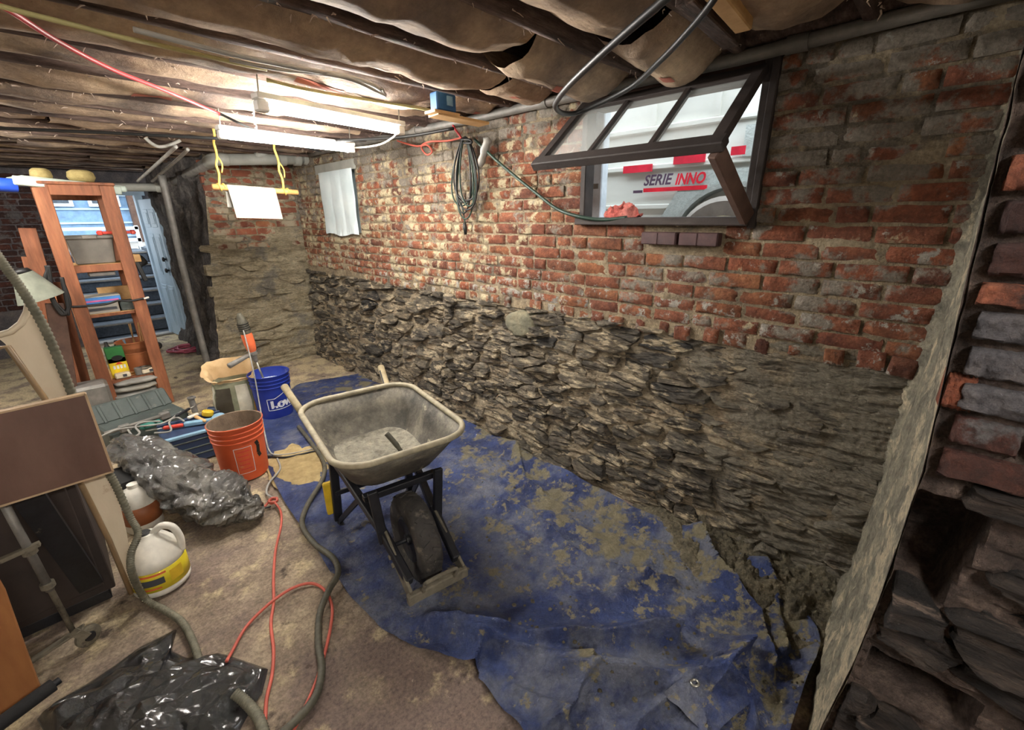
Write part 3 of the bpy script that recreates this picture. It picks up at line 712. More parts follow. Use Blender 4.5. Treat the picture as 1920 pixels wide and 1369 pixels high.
for i in range(len(pc) - 1):
    z0, z1 = pc[i], pc[i + 1] - .012; y = tab(ARR, (z0 + z1) / 2) - .012 - rp.uniform(0, .012)
    first = True
    while y > -.9:
        l = rp.uniform(.17, .21) if not (first and i % 2) else rp.uniform(.09, .11)
        k = kinds[i] if first else rp.choice([BRD, BRD, BRG, BRO])
        put_brick(rp.choice(k), wall_cross, (PX + .040 - rp.uniform(0.0, .012), y - l / 2, (z0 + z1) / 2), (.09, l, z1 - z0), (rp.uniform(-.03, .03), rp.uniform(-.03, .03), rp.uniform(-.05, .05)))
        y -= l + .012; first = False
put_brick(BRO[0], wall_cross, (PX + .04, tab(ARR, 1.2) - .018, 1.215), (.07, .045, .075), (0, .1, .05), 'brick_end')
SP = .42
ps = voronoi(seeds_for(-.95, -.02, 0, 1.04, .20, .085, rp, SP), (-.95 * SP, -.05 * SP, .0, 1.035))
for i, q in enumerate(ps):
    p = [(a / SP, b) for a, b in q]; ym = sum(a for a, b in p) / len(p); zm = sum(b for a, b in p) / len(p)
    p = [(min(a, tab(ARR, b) - .010), b) for a, b in p]
    if max(a for a, b in p) - min(a for a, b in p) < .02: continue
    if any(h[0] - .03 < ym < h[1] + .03 and h[2] - .02 < zm < h[3] + .02 for h in HOLES): continue
    vs, fs = stone_body(p, i * 2.1 + 5, rp.uniform(.006, .03), pier_face, n=40, rings=6, gap=rp.uniform(.90, .98), strata=.016, tilt=rp.uniform(-.1, .15))
    MB().add(vs, fs).build('stone', M_stone_dark, wall_cross, auto=24)
# ================================================================ windows, doorway and what lies outside
X0, X1 = WX - .02, WX + .16
win = tag(MB().box(((X0 + X1) / 2 + .03, (W1[0] + W1[1]) / 2, W1[3] - .03), (X1 - X0 - .02, W1[1] - W1[0], .06)).build('window_1', M_frameb, bevel=.004), kind='structure')
def wpart(n, c, d, m=M_frame): return MB().box(c, d).build(n, m, win, bevel=.004)
wpart('window_jamb', (WX + .025, W1[0] + .016, (W1[2] + W1[3]) / 2), (.08, .032, W1[3] - W1[2]))
wpart('window_jamb', (WX + .025, W1[1] - .016, (W1[2] + W1[3]) / 2), (.08, .032, W1[3] - W1[2]))
wpart('window_jamb', (WX - .01, W1[0] - .010, (W1[2] + W1[3]) / 2 + .01), (.03, .03, W1[3] - W1[2] + .04))
wpart('window_sill', (WX + .07, (W1[0] + W1[1]) / 2, W1[2] + .018), (.24, W1[1] - W1[0] + .01, .036))
HZ = 2.062
a = R(51); LS = .455; hx = WX - .02
dn = Vector((-math.sin(a), 0, -math.cos(a))); hp = Vector((hx, 0, HZ))
nrm = Vector((-math.cos(a), 0, math.sin(a)))
def sp(y, l): return Vector((hx, y, HZ)) + dn * l
ya, yb = W1[0] + .015, W1[1] - .005
sash = MB().beam(sp(ya, .03), sp(yb, .03), .06, .035, nrm).build('sash', M_frame, win, bevel=.004)
MB().beam(sp(ya - .01, LS), sp(yb + .01, LS), .055, .038, nrm).build('sash_rail', M_frame, sash, bevel=.004)
for y in (ya + .022, yb - .022): MB().beam(sp(y, .0), sp(y, LS), .045, .036, nrm).build('sash_stile', M_frame, sash, bevel=.004)
w3 = (yb - ya) / 3
for k in (1, 2): MB().beam(sp(ya + w3 * k, .05), sp(ya + w3 * k, LS - .02), .018, .026, nrm).build('glazing_bar', M_frame, sash)
for k in range(3):
    g = MB().beam(sp(ya + w3 * k + .012, LS / 2 + .01), sp(ya + w3 * (k + 1) - .012, LS / 2 + .01), LS - .1, .003, nrm)
    g.build('pane', M_glass, sash)
# prop board holding the sash open
pp = MB().beam(Vector((WX - .035, W1[0] + .005, W1[2] + .03)), sp(ya + .02, LS - .015) + Vector((-.012, 0, -.03)), .062, .034, (0, 1, .3)).build('prop_board', M_frameb, bevel=.004)
tag(pp, 'dark weathered board propping the open window sash up from the sill', 'board')
# loose bricks under the sill, small packing shims
for i, yy in enumerate((.975, .79)):
    b = MB().box((WX + .0, yy, 1.442), (.095, .172, .056)).build('loose_brick', M_loose, bevel=.005)
    for k in (-1, 1): MB().box((WX - .0485, yy + k * .043, 1.442), (.0025, .078, .05)).build('brick_face', M_loose, b)
    tag(b, ['dark brick wedged in the slot under the window sill, nearer the far end', 'dark brick wedged in the slot under the window sill, nearer the prop board'][i], 'brick', 'loose bricks under the sill')
# red rag on the sill
def lattice(nu, nv, seed, wrap=True):                     # stiff film: facets between random points, creases along their edges
    r = random.Random(seed); a = [[r.uniform(-1, 1) for _ in range(nu + 1)] for _ in range(nv + 1)]
    if wrap:
        for row in a: row[nu] = row[0]
    def f(u, v):
        x, y = min(max(u, 0), .99999) * nu, min(max(v, 0), .99999) * nv; i, j = int(x), int(y); x -= i; y -= j
        if (i + j) % 2:
            x2 = 1 - x; p, q, s, t = a[j][i + 1], a[j][i], a[j + 1][i + 1], a[j + 1][i]
        else: x2 = x; p, q, s, t = a[j][i], a[j][i + 1], a[j + 1][i], a[j + 1][i + 1]
        return p + (q - p) * x2 + (t - q) * y if x2 > y else p + (t - s) * x2 + (s - p) * y
    return f
rl1, rl2 = lattice(9, 5, 3), lattice(19, 8, 4)
def rag_fn(u, v):
    a_ = 2 * PI * u; ph = PI * .52 * v
    r = .105 * math.sin(ph) * (1 + .22 * nz(math.cos(a_) * 2, math.sin(a_) * 2, v * 2)); h = .062 * math.cos(ph)
    h += .016 * rl1(u, v) + .008 * rl2(u, v)
    w = .022 * MN.ridged_multi_fractal(Vector((math.cos(a_) * 1.4, math.sin(a_) * 1.4, v * 2)), 1, 2, 3, .8, 2) - .02
    return (WX + .01 + .45 * r * math.cos(a_), 1.20 + (r + w) * math.sin(a_), W1[2] + .036 + max(0, h + w * .9 * math.sin(ph)))
tag(MB().grid(rag_fn, 76, 32).build('rag', M_rag, auto=20), 'crumpled coral red rag lying on the window sill', 'rag')

# far window: sheet of plastic hung over the opening
fwn = tag(MB().box((WX + .12, (W2[0] + W2[1]) / 2, (W2[2] + W2[3]) / 2), (.02, W2[1] - W2[0], W2[3] - W2[2])).build('window_2', M_sheetblue), kind='structure')
for y in (W2[0] + .015, W2[1] - .015): MB().box((WX + .09, y, (W2[2] + W2[3]) / 2), (.06, .03, W2[3] - W2[2])).build('window_jamb', M_frame, fwn)
MB().box((WX + .03, (W2[0] + W2[1]) / 2, W2[3] + .03), (.09, W2[1] - W2[0] + .06, .08)).build('window_head', M_pvc, fwn)
def sheet_fn(u, v):
    y = lerp(W2[1] - .04, W2[0] + .01, u); z = lerp(W2[3], W2[2] - .015, v)
    f = .012 * abs(math.sin(u * PI * 3)) ** .5 + .008 * nz(u * 6, v * 3, 1)
    z += .012 * math.sin(u * 9) * v
    return (WX - .02 + .015 * sstep(.9, 1, v) * nz(u * 20, v * 9) - f * (.4 + .6 * v), y + .02 * nz(v * 2, u * 2, 6), z)
sh = MB().grid(sheet_fn, 50, 24).build('curtain_sheet', M_sheetblue, smooth=True)
tag(sh, 'white plastic sheet hanging in folds over the small far window', 'curtain')

# ---- outside the long wall: driveway, trailer, post
outg = struct('ground_outside', MB().grid(lambda u, v: (lerp(WX + .27, 14, u), lerp(-6, 12, v), 1.06 + .01 * nz(u * 30, v * 30)), 30, 30), M_outground)
TX = 3.08
tr = thing('cargo_trailer', 'silver white cargo trailer parked outside the open window', 'trailer', (TX, 1.5, 1.06))
tb = MB().box((TX + .95, 1.15, 2.06), (1.85, 3.3, 1.12)).build('body', M_trailer, tr)
for z in (1.60, 1.86, 2.10): MB().box((TX + .012, 1.15, z), (.03, 3.3, .035)).build('side_rib', M_trailer, tr, bevel=.006)
MB().box((TX + .005, 2.80, 2.05), (.05, .07, 1.12)).build('corner_post', M_trailer, tr)
MB().box((TX + .005, .25, 2.05), (.04, .05, 1.1)).build('corner_post', M_trailer, tr)
for k in range(7): MB().box((TX + .014, 2.45 - .42 * k, 2.33), (.02, .03, .42)).build('side_stiffener', M_trailer, tr)
def on_trailer(px, py): return XP(px, py, TX - .02)
for (q0, q1) in (((1168, 320), (1222, 313)), ((1262, 304), (1322, 293)), ((1370, 285), (1398, 279)), ((1424, 275), (1436, 272))):
    A, B = on_trailer(*q0), on_trailer(*q1)
    zc = 1.99; MB().box((TX - .012, (A.y + B.y) / 2, (A.z + B.z) / 2), (.012, abs(A.y - B.y), .048)).build('reflector_strip', M_reflector, tr)
def wall_text(txt, px, py, px2, hgt, m, parent, bold=.0, shear=.25):
    vs, fs = text_mesh(txt, 1.0, shear, bold); x1 = max(v.x for v in vs); x0 = min(v.x for v in vs)
    A, B = on_trailer(px, py), on_trailer(px2, py); L_ = abs(A.y - B.y); k = L_ / (x1 - x0)
    out = [(TX - .024, A.y - (v.x - x0) * k, A.z + v.y * hgt / .7) for v in vs]
    return MB().add(out, fs).build('lettering', m, parent)
A = on_trailer(1207, 347); 
wall_text('SERIE', 1207, 348, 1261, .066, M_lettergrey, tr, .028)
wall_text('INNO', 1266, 346, 1322, .066, M_letterred, tr, .034)
A, B = on_trailer(1206, 357), on_trailer(1325, 353)
MB().box((TX - .016, (A.y + B.y) / 2, A.z), (.006, abs(A.y - B.y), .026)).build('red_stripe', M_letterred, tr)
A, B = on_trailer(1187, 360), on_trailer(1204, 358)
MB().box((TX - .016, (A.y + B.y) / 2, A.z), (.006, abs(A.y - B.y), .018)).build('plum_stripe', M_lettergrey, tr)
WC = XP(1355, 446, TX - .16); RW = .295
wh = MB().lathe([(RW * .62, -.10), (RW * .9, -.11), (RW, -.08), (RW, .08), (RW * .9, .11), (RW * .62, .10)], (TX - .10, WC.y, 1.06 + RW), 40, Matrix.Rotation(PI / 2, 3, 'Y')).build('wheel', M_tyre, tr, auto=40)
MB().lathe([(.001, .06), (.05, .07), (.06, .04), (RW * .45, .03), (RW * .56, .10), (RW * .62, .10)], (TX - .10, WC.y, 1.06 + RW), 32, Matrix.Rotation(-PI / 2, 3, 'Y')).build('hub', M_hub, wh, auto=40)
def arch(r0, r1, x0, x1, n=22):
    mb = MB(); c = Vector((0, WC.y, 1.06 + RW))
    pts = [(math.cos(a_), math.sin(a_)) for a_ in [lerp(-.1, PI + .1, k / n) for k in range(n + 1)]]
    vs = []; fs = []
    for ca, sa in pts:
        for r, x in ((r0, x0), (r1, x0), (r1, x1), (r0, x1)): vs.append((x, c.y + ca * r, c.z + sa * r))
    for k in range(n):
        for j in range(4): fs.append((k * 4 + j, k * 4 + (j + 1) % 4, k * 4 + 4 + (j + 1) % 4, k * 4 + 4 + j))
    return mb.add(vs, fs)
arch(RW + .055, RW + .085, TX - .10, TX + .02).build('fender', M_fender, tr)
c = Vector((0, WC.y, 1.06 + RW))
fp = []
for k in range(17):
    a_ = lerp(0, PI, k / 16); fp.append((TX - .015, c.y + math.cos(a_) * (RW + .055), c.z + math.sin(a_) * (RW + .055)))
outer = [(TX - .015, c.y - RW - .30, c.z), (TX - .015, c.y - RW - .12, c.z + RW + .16), (TX - .015, c.y + RW + .02, c.z + RW + .16), (TX - .015, c.y + RW + .30, c.z)]
mb = MB(); n = len(fp); vs = fp + [outer[0]] * 0
op = []
for k in range(17):
    t = k / 16 * 3; i = min(2, int(t)); f_ = t - i
    q0, q1 = outer[3 - i], outer[2 - i]; op.append(tuple(lerp(q0[j], q1[j], f_) for j in range(3)))
mb.add(fp + op, [(k, k + 1, 17 + k + 1, 17 + k) for k in range(16)]).build('tread_plate_guard', M_fender, tr)
tread = MB()
A = on_trailer(1412, 262)
MB().box((TX - .012, A.y, A.z), (.01, .10, .17)).build('tread_plate', M_fender, tr)
pw = MB().box((2.55, XP(1122, 350, 2.55).y, 1.95), (.07, .09, 1.78)).build('post', M_whitewood, bevel=.006)
MB().box((2.515, XP(1122, 350, 2.55).y, 1.72), (.012, .05, .03)).build('bracket', M_steelpipe, pw)
tag(pw, 'pale blue white post standing outside the left edge of the open window', 'post')
neigh = MB().box((9.0, 4.0, 2.9), (.3, 14, 3.9)).build('neighbour_wall', M_siding)
for k in range(14): MB().box((8.84, 4.0, 1.2 + .26 * k), (.02, 14, .03)).build('siding_board', M_siding, neigh)
tag(neigh, 'pale sided building across the driveway behind the trailer', 'building')
# tail lamp beside the corner post
MB().lathe([(.001, 0), (.045, .0), (.045, .03), (.001, .035)], (TX - .01, 2.80, 1.86), 20, Matrix.Rotation(-PI / 2, 3, 'Y')).build('marker_light', M_reflector, tr, auto=40)

# ---- bulkhead steps outside the far doorway
stp = struct('steps_outside', MB().box((.62, FY + .9, -.06), (1.2, 1.9, .10)), M_step)
for k in range(6):
    st_ = MB().box((.62, FY + .55 + .27 * k + .9, .175 * (k + 1) / 2 - .01), (1.15, 1.8, .175 * (k + 1))) if False else MB().box((.62, FY + .42 + .27 * k + .5, .178 * (k + .5)), (1.15, 1.0, .172))
    s_ = st_.build('step', M_step, stp, bevel=.006)
    MB().box((.62, FY + .42 + .27 * k - .006, .178 * (k + 1) - .022), (1.15, .014, .022)).build('step_nosing', M_steelpipe, s_)
ow = struct('stairwell_outside', MB().box((1.28, FY + 1.5, .55), (.1, 2.6, 1.1)).box((-.03, FY + 1.5, .55), (.1, 2.6, 1.1)), M_step)
og = struct('yard_outside', MB().box((0.6, FY + 6.3, .99), (14, 8, .12)), M_outground)
hb = thing('neighbour_house', 'pale blue house with white trim seen through the far doorway', 'house', (.7, 14, 1.05))
MB().box((.7, 14.4, 3.2), (5, .4, 4.4)).build('house_wall', plain('blue_siding', S(112, 144, 176), .7), hb)
for k in range(10): MB().box((.7, 14.18, 1.2 + .3 * k), (5, .03, .04)).build('siding_board', M_door, hb)
for x in (-.35, .45, 1.25):
    f_ = MB().box((x, 14.15, 2.35), (.55, .08, 1.0)).build('window', M_siding, hb)
    MB().box((x, 14.10, 2.35), (.42, .03, .86)).build('pane', M_step, f_)
MB().box((1.75, 14.1, 2.6), (.18, .2, 3.2)).build('brown_post', M_frameb, hb)
tag(MB().box((.62, FY + 2.55, 1.22), (1.3, .05, .06)).box((.62, FY + 2.55, 1.42), (1.3, .05, .05)).box((-.0, FY + 2.55, 1.24), (.05, .05, .44)).box((1.24, FY + 2.55, 1.24), (.05, .05, .44)).build('railing', M_siding), 'white rail at the top of the outside steps', 'railing')

# ---- the open door
D0, D1 = Vector((1.015, 7.72, 0)), Vector((1.085, 7.12, 0))
dv = (D1 - D0); dl = dv.length; du = dv / dl; dnn = Vector((-du.y, du.x, 0)); dnn = dnn if dnn.x < 0 else -dnn
def dp(s, z, o=0): return D0 + du * (s * dl) + Vector((0, 0, z)) + dnn * o
def dbox(s0, s1, z0, z1, o0, o1): return MB().hexa([dp(s0, z0, o0), dp(s1, z0, o0), dp(s1, z0, o1), dp(s0, z0, o1), dp(s0, z1, o0), dp(s1, z1, o0), dp(s1, z1, o1), dp(s0, z1, o1)])
door = tag(dbox(0, 1, .012, 1.80, -.04, 0).build('door_1', M_door, bevel=.004), kind='structure')
for s0, s1 in ((.14, .46), (.56, .88)):
    for z0, z1 in ((1.46, 1.68), (.86, 1.38), (.16, .72)):
        p = dbox(s0, s1, z0, z1, 0, .006).build('door_panel', M_door, door, bevel=.003); dbox(s0 + .05, s1 - .05, z0 + .04, z1 - .04, .006, .012).build('panel_field', M_door, p, bevel=.003)
for z in (.93, 1.07):
    k_ = MB().lathe([(.001, .05), (.026, .045), (.03, .03), (.012, .022), (.012, .0), (.034, .0)], dp(.90, z, .0), 16, dnn.to_track_quat('Z', 'Y').to_matrix()).build('door_knob' if z < 1 else 'deadbolt', M_blacksteel, door, smooth=True)
struct('trim_2', dbox(-.14, -.02, 0, DZ, -.06, .02), M_door)
struct('trim_3', MB().box(((DX0 + DX1) / 2, FY - .02, DZ + .04), (DX1 - DX0 + .16, .05, .09)), M_door)
struct('trim_4', MB().box(((DX0 + DX1) / 2, FY - .01, .012), (DX1 - DX0, .16, .024)), M_steelpipe)

# ================================================================ pipes, cables and lamps under the ceiling
def cable(name, pts, r, m, label, cat='cable', k=8, n=8, group=None, parent=None):
    o = MB().tube(smooth_path(pts, k), r, n).build(name, m, parent, smooth=True)
    return tag(o, label, cat, group) if label else o
wp = [Vector((WX - .045, lerp(-.06, 4.6, t), JB - .002 - .012 * math.sin(t * 5) + .006 * nz(t * 9))) for t in [k / 24 for k in range(25)]]
pipe = thing('wall_pipe', 'long dull steel pipe running along the top of the brick wall', 'pipe', wp[0])
MB().tube(wp, .024, 14).build('pipe_run', M_steelpipe, pipe, smooth=True)
for t in (3, 9, 15, 20):
    MB().tube([wp[t] + Vector((0, -.035, 0)), wp[t] + Vector((0, .035, 0))], .029, 14).build('coupling', M_steelpipe, pipe, auto=40)
# grey drain pipe
A_, B_, C_, D_ = YP(590, 300, 4.8), YP(402, 298, 4.8), YP(312, 352, 6.4), YP(215, 351, 6.6)
pv = thing('drain_pipe', 'grey plastic drain pipe hanging by the back wall with elbows', 'pipe', B_)
up_ = YP(600, 285, 4.8)
MB().tube(smooth_path([up_ + Vector((.02, 0, .12)), up_, A_ + Vector((-.02, 0, -.0)), A_ + Vector((-.12, 0, .0))], 8), .05, 16).build('elbow', M_pvc, pv, smooth=True)
MB().tube([A_ + Vector((-.10, 0, 0)), B_ + Vector((.08, 0, 0))], .048, 16).build('pipe_run', M_pvc, pv, smooth=True)
MB().tube(smooth_path([B_ + Vector((.10, 0, 0)), B_ + Vector((.03, 0, .0)), lerp(B_, C_, .03), lerp(B_, C_, .10)], 8), .053, 16).build('elbow', M_pvc, pv, smooth=True)
MB().tube([lerp(B_, C_, .08), lerp(B_, C_, .97)], .046, 16).build('pipe_run', M_steelpipe, pv, smooth=True)
MB().tube(smooth_path([lerp(B_, C_, .95), C_, lerp(C_, D_, .2)], 8), .05, 16).build('elbow', M_pvc, pv, smooth=True)
MB().tube([lerp(C_, D_, .15), D_], .042, 16).build('pipe_run', M_pvc, pv, smooth=True)
for t in (.2, .36): MB().tube([lerp(A_, B_, t) + Vector((.03, 0, 0)), lerp(A_, B_, t) + Vector((-.03, 0, 0))], .055, 16).build('coupling', M_pvc, pv, auto=40)
tee = lerp(A_, B_, .62)
MB().tube([tee, tee + Vector((.10, -.02, .10))], .042, 14).build('branch', M_pvc, pv, smooth=True)
# stand pipe beside the door and thin ones
vq = XP(336, 470, .90)
cable('stand_pipe', [Vector((vq.x + .01, vq.y, 1.93)), Vector((vq.x, vq.y, 1.4)), Vector((vq.x - .005, vq.y, .7)), Vector((vq.x, vq.y, .01))], .030, M_steelpipe, 'grey stand pipe running to the floor beside the pale blue door', 'pipe', 6, 12)
cable('small_pipe', [YP(258, 340, 6.2), YP(305, 298, 4.9), YP(330, 275, 4.3)], .013, M_whitecable, 'thin white pipe slanting over the doorway, left of its twin', 'pipe')
cable('small_pipe', [YP(285, 340, 6.2), YP(335, 297, 4.9), YP(352, 280, 4.4)], .013, M_whitecable, 'thin white pipe slanting over the doorway, right of its twin', 'pipe')
hn = smooth_path([YP(272, 258, 4.4), YP(283, 268, 4.4), YP(298, 275, 4.4), YP(318, 272, 4.4), YP(338, 263, 4.4)], 5)
tag(MB().tube(hn, .012, 8).build('hanging_bracket', M_whitecable, smooth=True), 'short bent white pipe bracket hanging under the joists', 'bracket')

# ---- fluorescent fixtures
def fixture(P, Q, label, glow=None):
    P, Q = Vector(P), Vector(Q); d = (Q - P).normalized(); L_ = (Q - P).length
    o = thing('fluorescent_fixture', label, 'lamp', (P + Q) / 2, 0, 'fluorescent tube lamps')
    MB().beam(P - d * .05 + Vector((0, 0, .034)), Q + d * .05 + Vector((0, 0, .030)), .060, .024).build('housing', M_housing, o, bevel=.004)
    MB().tube([P, Q], .019, 14).build('tube', glow or M_tubeglow, o, smooth=True)
    for e, s in ((P, -1), (Q, 1)):
        MB().beam(e + d * s * .002, e + d * s * .05, .046, .044).build('end_cap', M_housing, o, bevel=.006)
        MB().tube([e + d * s * .03 + Vector((0, 0, .04)), e + d * s * .03 + Vector((0.01, 0, .17))], .003, 5).build('hanging_wire', M_chrome, o)
    return o
T1a, T1b = FL(503, 201, 1.985), FL(741, 243, 1.985)
lamp1 = fixture(T1a, T1b, 'bright fluorescent tube lamp under the joists, the larger nearer one')
T2a, T2b = FL(428, 254, 1.985), FL(650, 279, 1.985)
fixture(T2a, T2b, 'bright fluorescent tube lamp beyond the nearer one, crossed by cables', M_tubedim)
fixture((-1.25, 4.15, 2.06), (-.25, 4.2, 2.06), 'fluorescent tube lamp out of view at the far left side')
fixture((-.45, -.95, 2.06), (.45, -.92, 2.06), 'added fill tube lamp, unseen behind the camera')  # unseen lamp added to fill the foreground with light
ch = MB(); A = FL(473, 205, 2.07)
for k in range(7): ch.tube(smooth_path([A + Vector((.006 * (k % 2), 0, -.016 * k)), A + Vector((.008 - .004 * (k % 2), .004, -.016 * k - .012)), A + Vector((-.004, .0, -.016 * k - .02))], 3), .003, 5)
ch.build('pull_chain', M_whitecable, lamp1)

cable('white_wire', [FL(748, 243, 2.05), FL(735, 259, 2.0), FL(708, 272, 1.99), FL(660, 277, 2.0), FL(600, 272, 2.02), FL(548, 267, 2.04)], .006, M_whitecable, 'white lamp cord drooping between the two tube lamps')
cable('ceiling_cable', [FL(-60, -10, 2.08), FL(10, 15, 2.08), FL(105, 75, 2.08), FL(210, 130, 2.08), FL(310, 170, 2.08), FL(415, 215, 2.08)], .008, M_redcable, 'bright red cable slung along the ceiling at upper left')
cable('ceiling_cable', [FL(412, 213, 2.08), FL(470, 240, 2.06), FL(548, 268, 2.04), FL(600, 284, 2.06)], .007, M_blackcable, 'short dark brown cable continuing from the end of the red cable')
cable('conduit', [FL(-50, 237, 2.03), FL(9, 241, 2.03), FL(200, 249, 2.03), FL(420, 260, 2.02), FL(560, 265, 2.02), FL(740, 258, 2.03), FL(850, 241, 2.04)], .009, M_blackcable, 'black conduit crossing the whole ceiling below the far lamp')
cable('wiring_cable', [FL(-40, 0, 2.07), FL(40, 22, 2.07), FL(135, 46, 2.07), FL(220, 68, 2.06), FL(300, 85, 2.07), FL(400, 108, 2.07), FL(455, 121, 2.07), FL(500, 130, 2.07)], .007, M_romex, 'yellowed flat cable stapled along a joist at upper left')
cable('wiring_cable', [FL(250, 55, 2.07), FL(350, 81, 2.065), FL(440, 103, 2.07), FL(560, 128, 2.06), FL(650, 143, 2.07), FL(700, 160, 2.07), FL(722, 178, 2.065)], .008, M_greycable, 'grey cable pair along a joist ending in a loop')
cable('wiring_cable', [FL(430, 112, 2.07), FL(520, 130, 2.06), FL(600, 138, 2.06), FL(660, 150, 2.05), FL(715, 176, 2.05), FL(722, 180, 2.06), FL(716, 166, 2.07)], .006, M_greycable, 'thin grey cable below the cable pair, looped at its right end')
cable('wiring_cable', [FL(500, 150, 2.07), FL(560, 165, 2.06), FL(640, 180, 2.07), FL(760, 198, 2.07), FL(850, 215, 2.06)], .008, M_romex, 'pale yellow cable running above the nearer tube lamp')

# blue junction box and what hangs from it
JBX = FL(831, 193, 2.06)
jb = thing('junction_box', 'blue plastic electrical box fixed under the joists', 'junction box', JBX)
MB().box(JBX, (.115, .055, .075)).build('box', M_bluebox, jb, bevel=.005)
MB().box(JBX + Vector((.015, -.030, .005)), (.032, .008, .04)).build('socket_plate', M_lightblue, jb)
MB().box(JBX + Vector((.0, .01, -.045)), (.15, .08, .012)).build('mounting_board', M_palewood, jb)
tag(MB().beam(JBX + Vector((-.04, .03, -.05)), JBX + Vector((.26, .0, -.06)), .09, .012).build('wood_offcut', M_palewood), 'thin pale wood offcut behind the blue electrical box', 'wood')
XC = WX - .07
cable('red_wire', [JBX + Vector((.03, -.02, -.05)), XP(846, 222, XC), XP(852, 240, XC), XP(862, 254, XC), XP(866, 262, XC)], .007, M_redcable, 'short red cord dropping from the blue electrical box')
cable('coral_wire', [XP(866, 258, XC), XP(840, 264, XC), XP(805, 266, XC), XP(790, 275, XC), XP(800, 290, XC), XP(810, 284, XC), XP(800, 272, XC), XP(780, 274, XC), XP(745, 264, XC)], .006, M_coral, 'coral cord with a small loop along the top of the wall')
coil = thing('coiled_cable', 'coil of dark green extension cord hung on the brick wall', 'cord', XP(866, 255, XC))
rc = random.Random(3)
for k in range(7):
    w_ = rc.uniform(.6, 1.25); h_ = rc.uniform(.62, 1.1); off = rc.uniform(-8, 10); pts = []
    for j in range(21):
        a_ = 2 * PI * j / 20
        px_ = 872 + off * (1 - math.cos(a_)) / 2 + 27 * w_ * math.sin(a_) * (.45 + .55 * (1 - math.cos(a_)) / 2); py_ = 257 + 70 * h_ * (1 - math.cos(a_))
        pts.append(XP(px_, py_, XC - .004 * k + .006 * math.sin(3 * a_)))
    MB().tube(smooth_path(pts, 3), .0055, 7).build('cord_loop', M_greencable if k % 2 else M_blackcable, coil, smooth=True)
MB().tube(smooth_path([XP(864, 262, XC - .03), XP(880, 262, XC - .032), XP(884, 268, XC - .03), XP(866, 268, XC - .02)], 4), .007, 7).build('cord_tie', M_blackcable, coil, smooth=True)
MB().tube(smooth_path([XP(862, 370, XC), XP(868, 395, XC), XP(872, 420, XC)], 5), .005, 7).build('cord_tail', M_greencable, coil, smooth=True)
MB().tube([XP(871, 418, XC), XP(872, 428, XC), XP(873, 440, XC)], [.011, .015, .009], 9).build('plug', M_blackcable, coil, smooth=True)
cable('wall_cable', [XP(890, 262, XC), XP(912, 283, XC), XP(930, 300, XC), XP(965, 330, XC), XP(1005, 362, XC), XP(1045, 392, XC), XP(1085, 406, XC), XP(1130, 412, XC + .02), XP(1175, 408, XC + .03)], .009, M_greencable, 'dark green cable slanting down the bricks to the window sill')
tw = MB().lathe([(.001, -.09), (.016, -.085), (.026, -.05), (.020, -.02), (.030, .01), (.022, .05), (.03, .07), (.001, .085)], XP(908, 285, XC), 12, Matrix.Rotation(.5, 3, 'X'))
tag(tw.build('tape_wad', M_tape, smooth=True), 'wad of grey tape on the cable beside the hung coil', 'tape')

# big black hose looped over the window, wood stubs, nailed block
cable('loop_cable', [FL(1300, -45, 1.99), FL(1245, 0, 1.97), FL(1150, 82, 1.95), FL(1075, 152, 1.93), FL(1047, 185, 1.93), FL(1042, 202, 1.93), FL(1060, 213, 1.94), FL(1095, 207, 1.96), FL(1180, 165, 2.0), FL(1240, 112, 2.02), FL(1300, 48, 2.05), FL(1338, 0, 2.07), FL(1365, -45, 2.10)], .0095, M_blackcable, 'thick black cable looping down from the ceiling before the open window', k=10, n=10)
tag(MB().beam(FL(1285, -12, 2.11), FL(1372, 74, 2.11), .055, .05).build('ceiling_block', M_joist, bevel=.004), 'dark wood block slanting off the joist above the window', 'wood')
tag(MB().beam(FL(1335, -25, 2.10), FL(1395, 48, 2.10), .05, .035).build('ceiling_block', M_palewood, bevel=.004), 'pale wood block beside the dark one above the window', 'wood')

# ---- paper sheet over a dowel hung on two yellow ropes
DY = 3.75
da, db_ = YP(398, 350, DY), YP(558, 361, DY)
dw = thing('hanging_dowel', 'pale wooden dowel hung from the joists on two yellow ropes', 'dowel', (da + db_) / 2)
MB().tube([da, db_], .019, 14).build('rod', M_dowel, dw, smooth=True)
for (t, b) in (((404, 262), (412, 350)), ((512, 266), (533, 356))):
    T, B = YP(*t, DY), YP(*b, DY); T.z = JB + .02
    B = da + (db_ - da) * ((B - da).dot((db_ - da)) / (db_ - da).length_squared)
    pts = [lerp(T, B, k / 8) + Vector((.006 * math.sin(k * 2.2), 0, 0)) for k in range(9)]
    rp_ = MB().tube(smooth_path(pts, 3), .008, 7).build('rope', M_rope, dw, smooth=True)
    MB().tube(smooth_path([B + Vector((.0, .022 * math.cos(q * 1.2), .022 * math.sin(q * 1.2))) + Vector((.006 * (q - 3), 0, 0)) for q in range(9)], 3), .006, 6).build('rope_knot', M_rope, rp_, smooth=True)
    MB().tube(smooth_path([lerp(T, B, .45), lerp(T, B, .6) + Vector((.03, 0, 0)), lerp(T, B, .75) + Vector((.022, 0, 0))], 3), .005, 6).build('rope_tail', M_rope, rp_, smooth=True)
du2 = (db_ - da).normalized(); pl0 = da + du2 * .085; wpap = .315
def paper_fn(u, v):
    s = v * (.205 + PI * .021 + .13) - .13; r = .022
    base = pl0 + du2 * (u * wpap + .03 * (v - .4))
    if s < 0: o = Vector((0, r, s))
    elif s < PI * r: t_ = s / r; o = Vector((0, r * math.cos(t_), r * math.sin(t_)))
    else: o = Vector((0, -r - .010 * math.sin((s - PI * r) * 9), -(s - PI * r)))
    return base + o + Vector((0, .004 * nz(u * 3, v * 4, 2), 0))
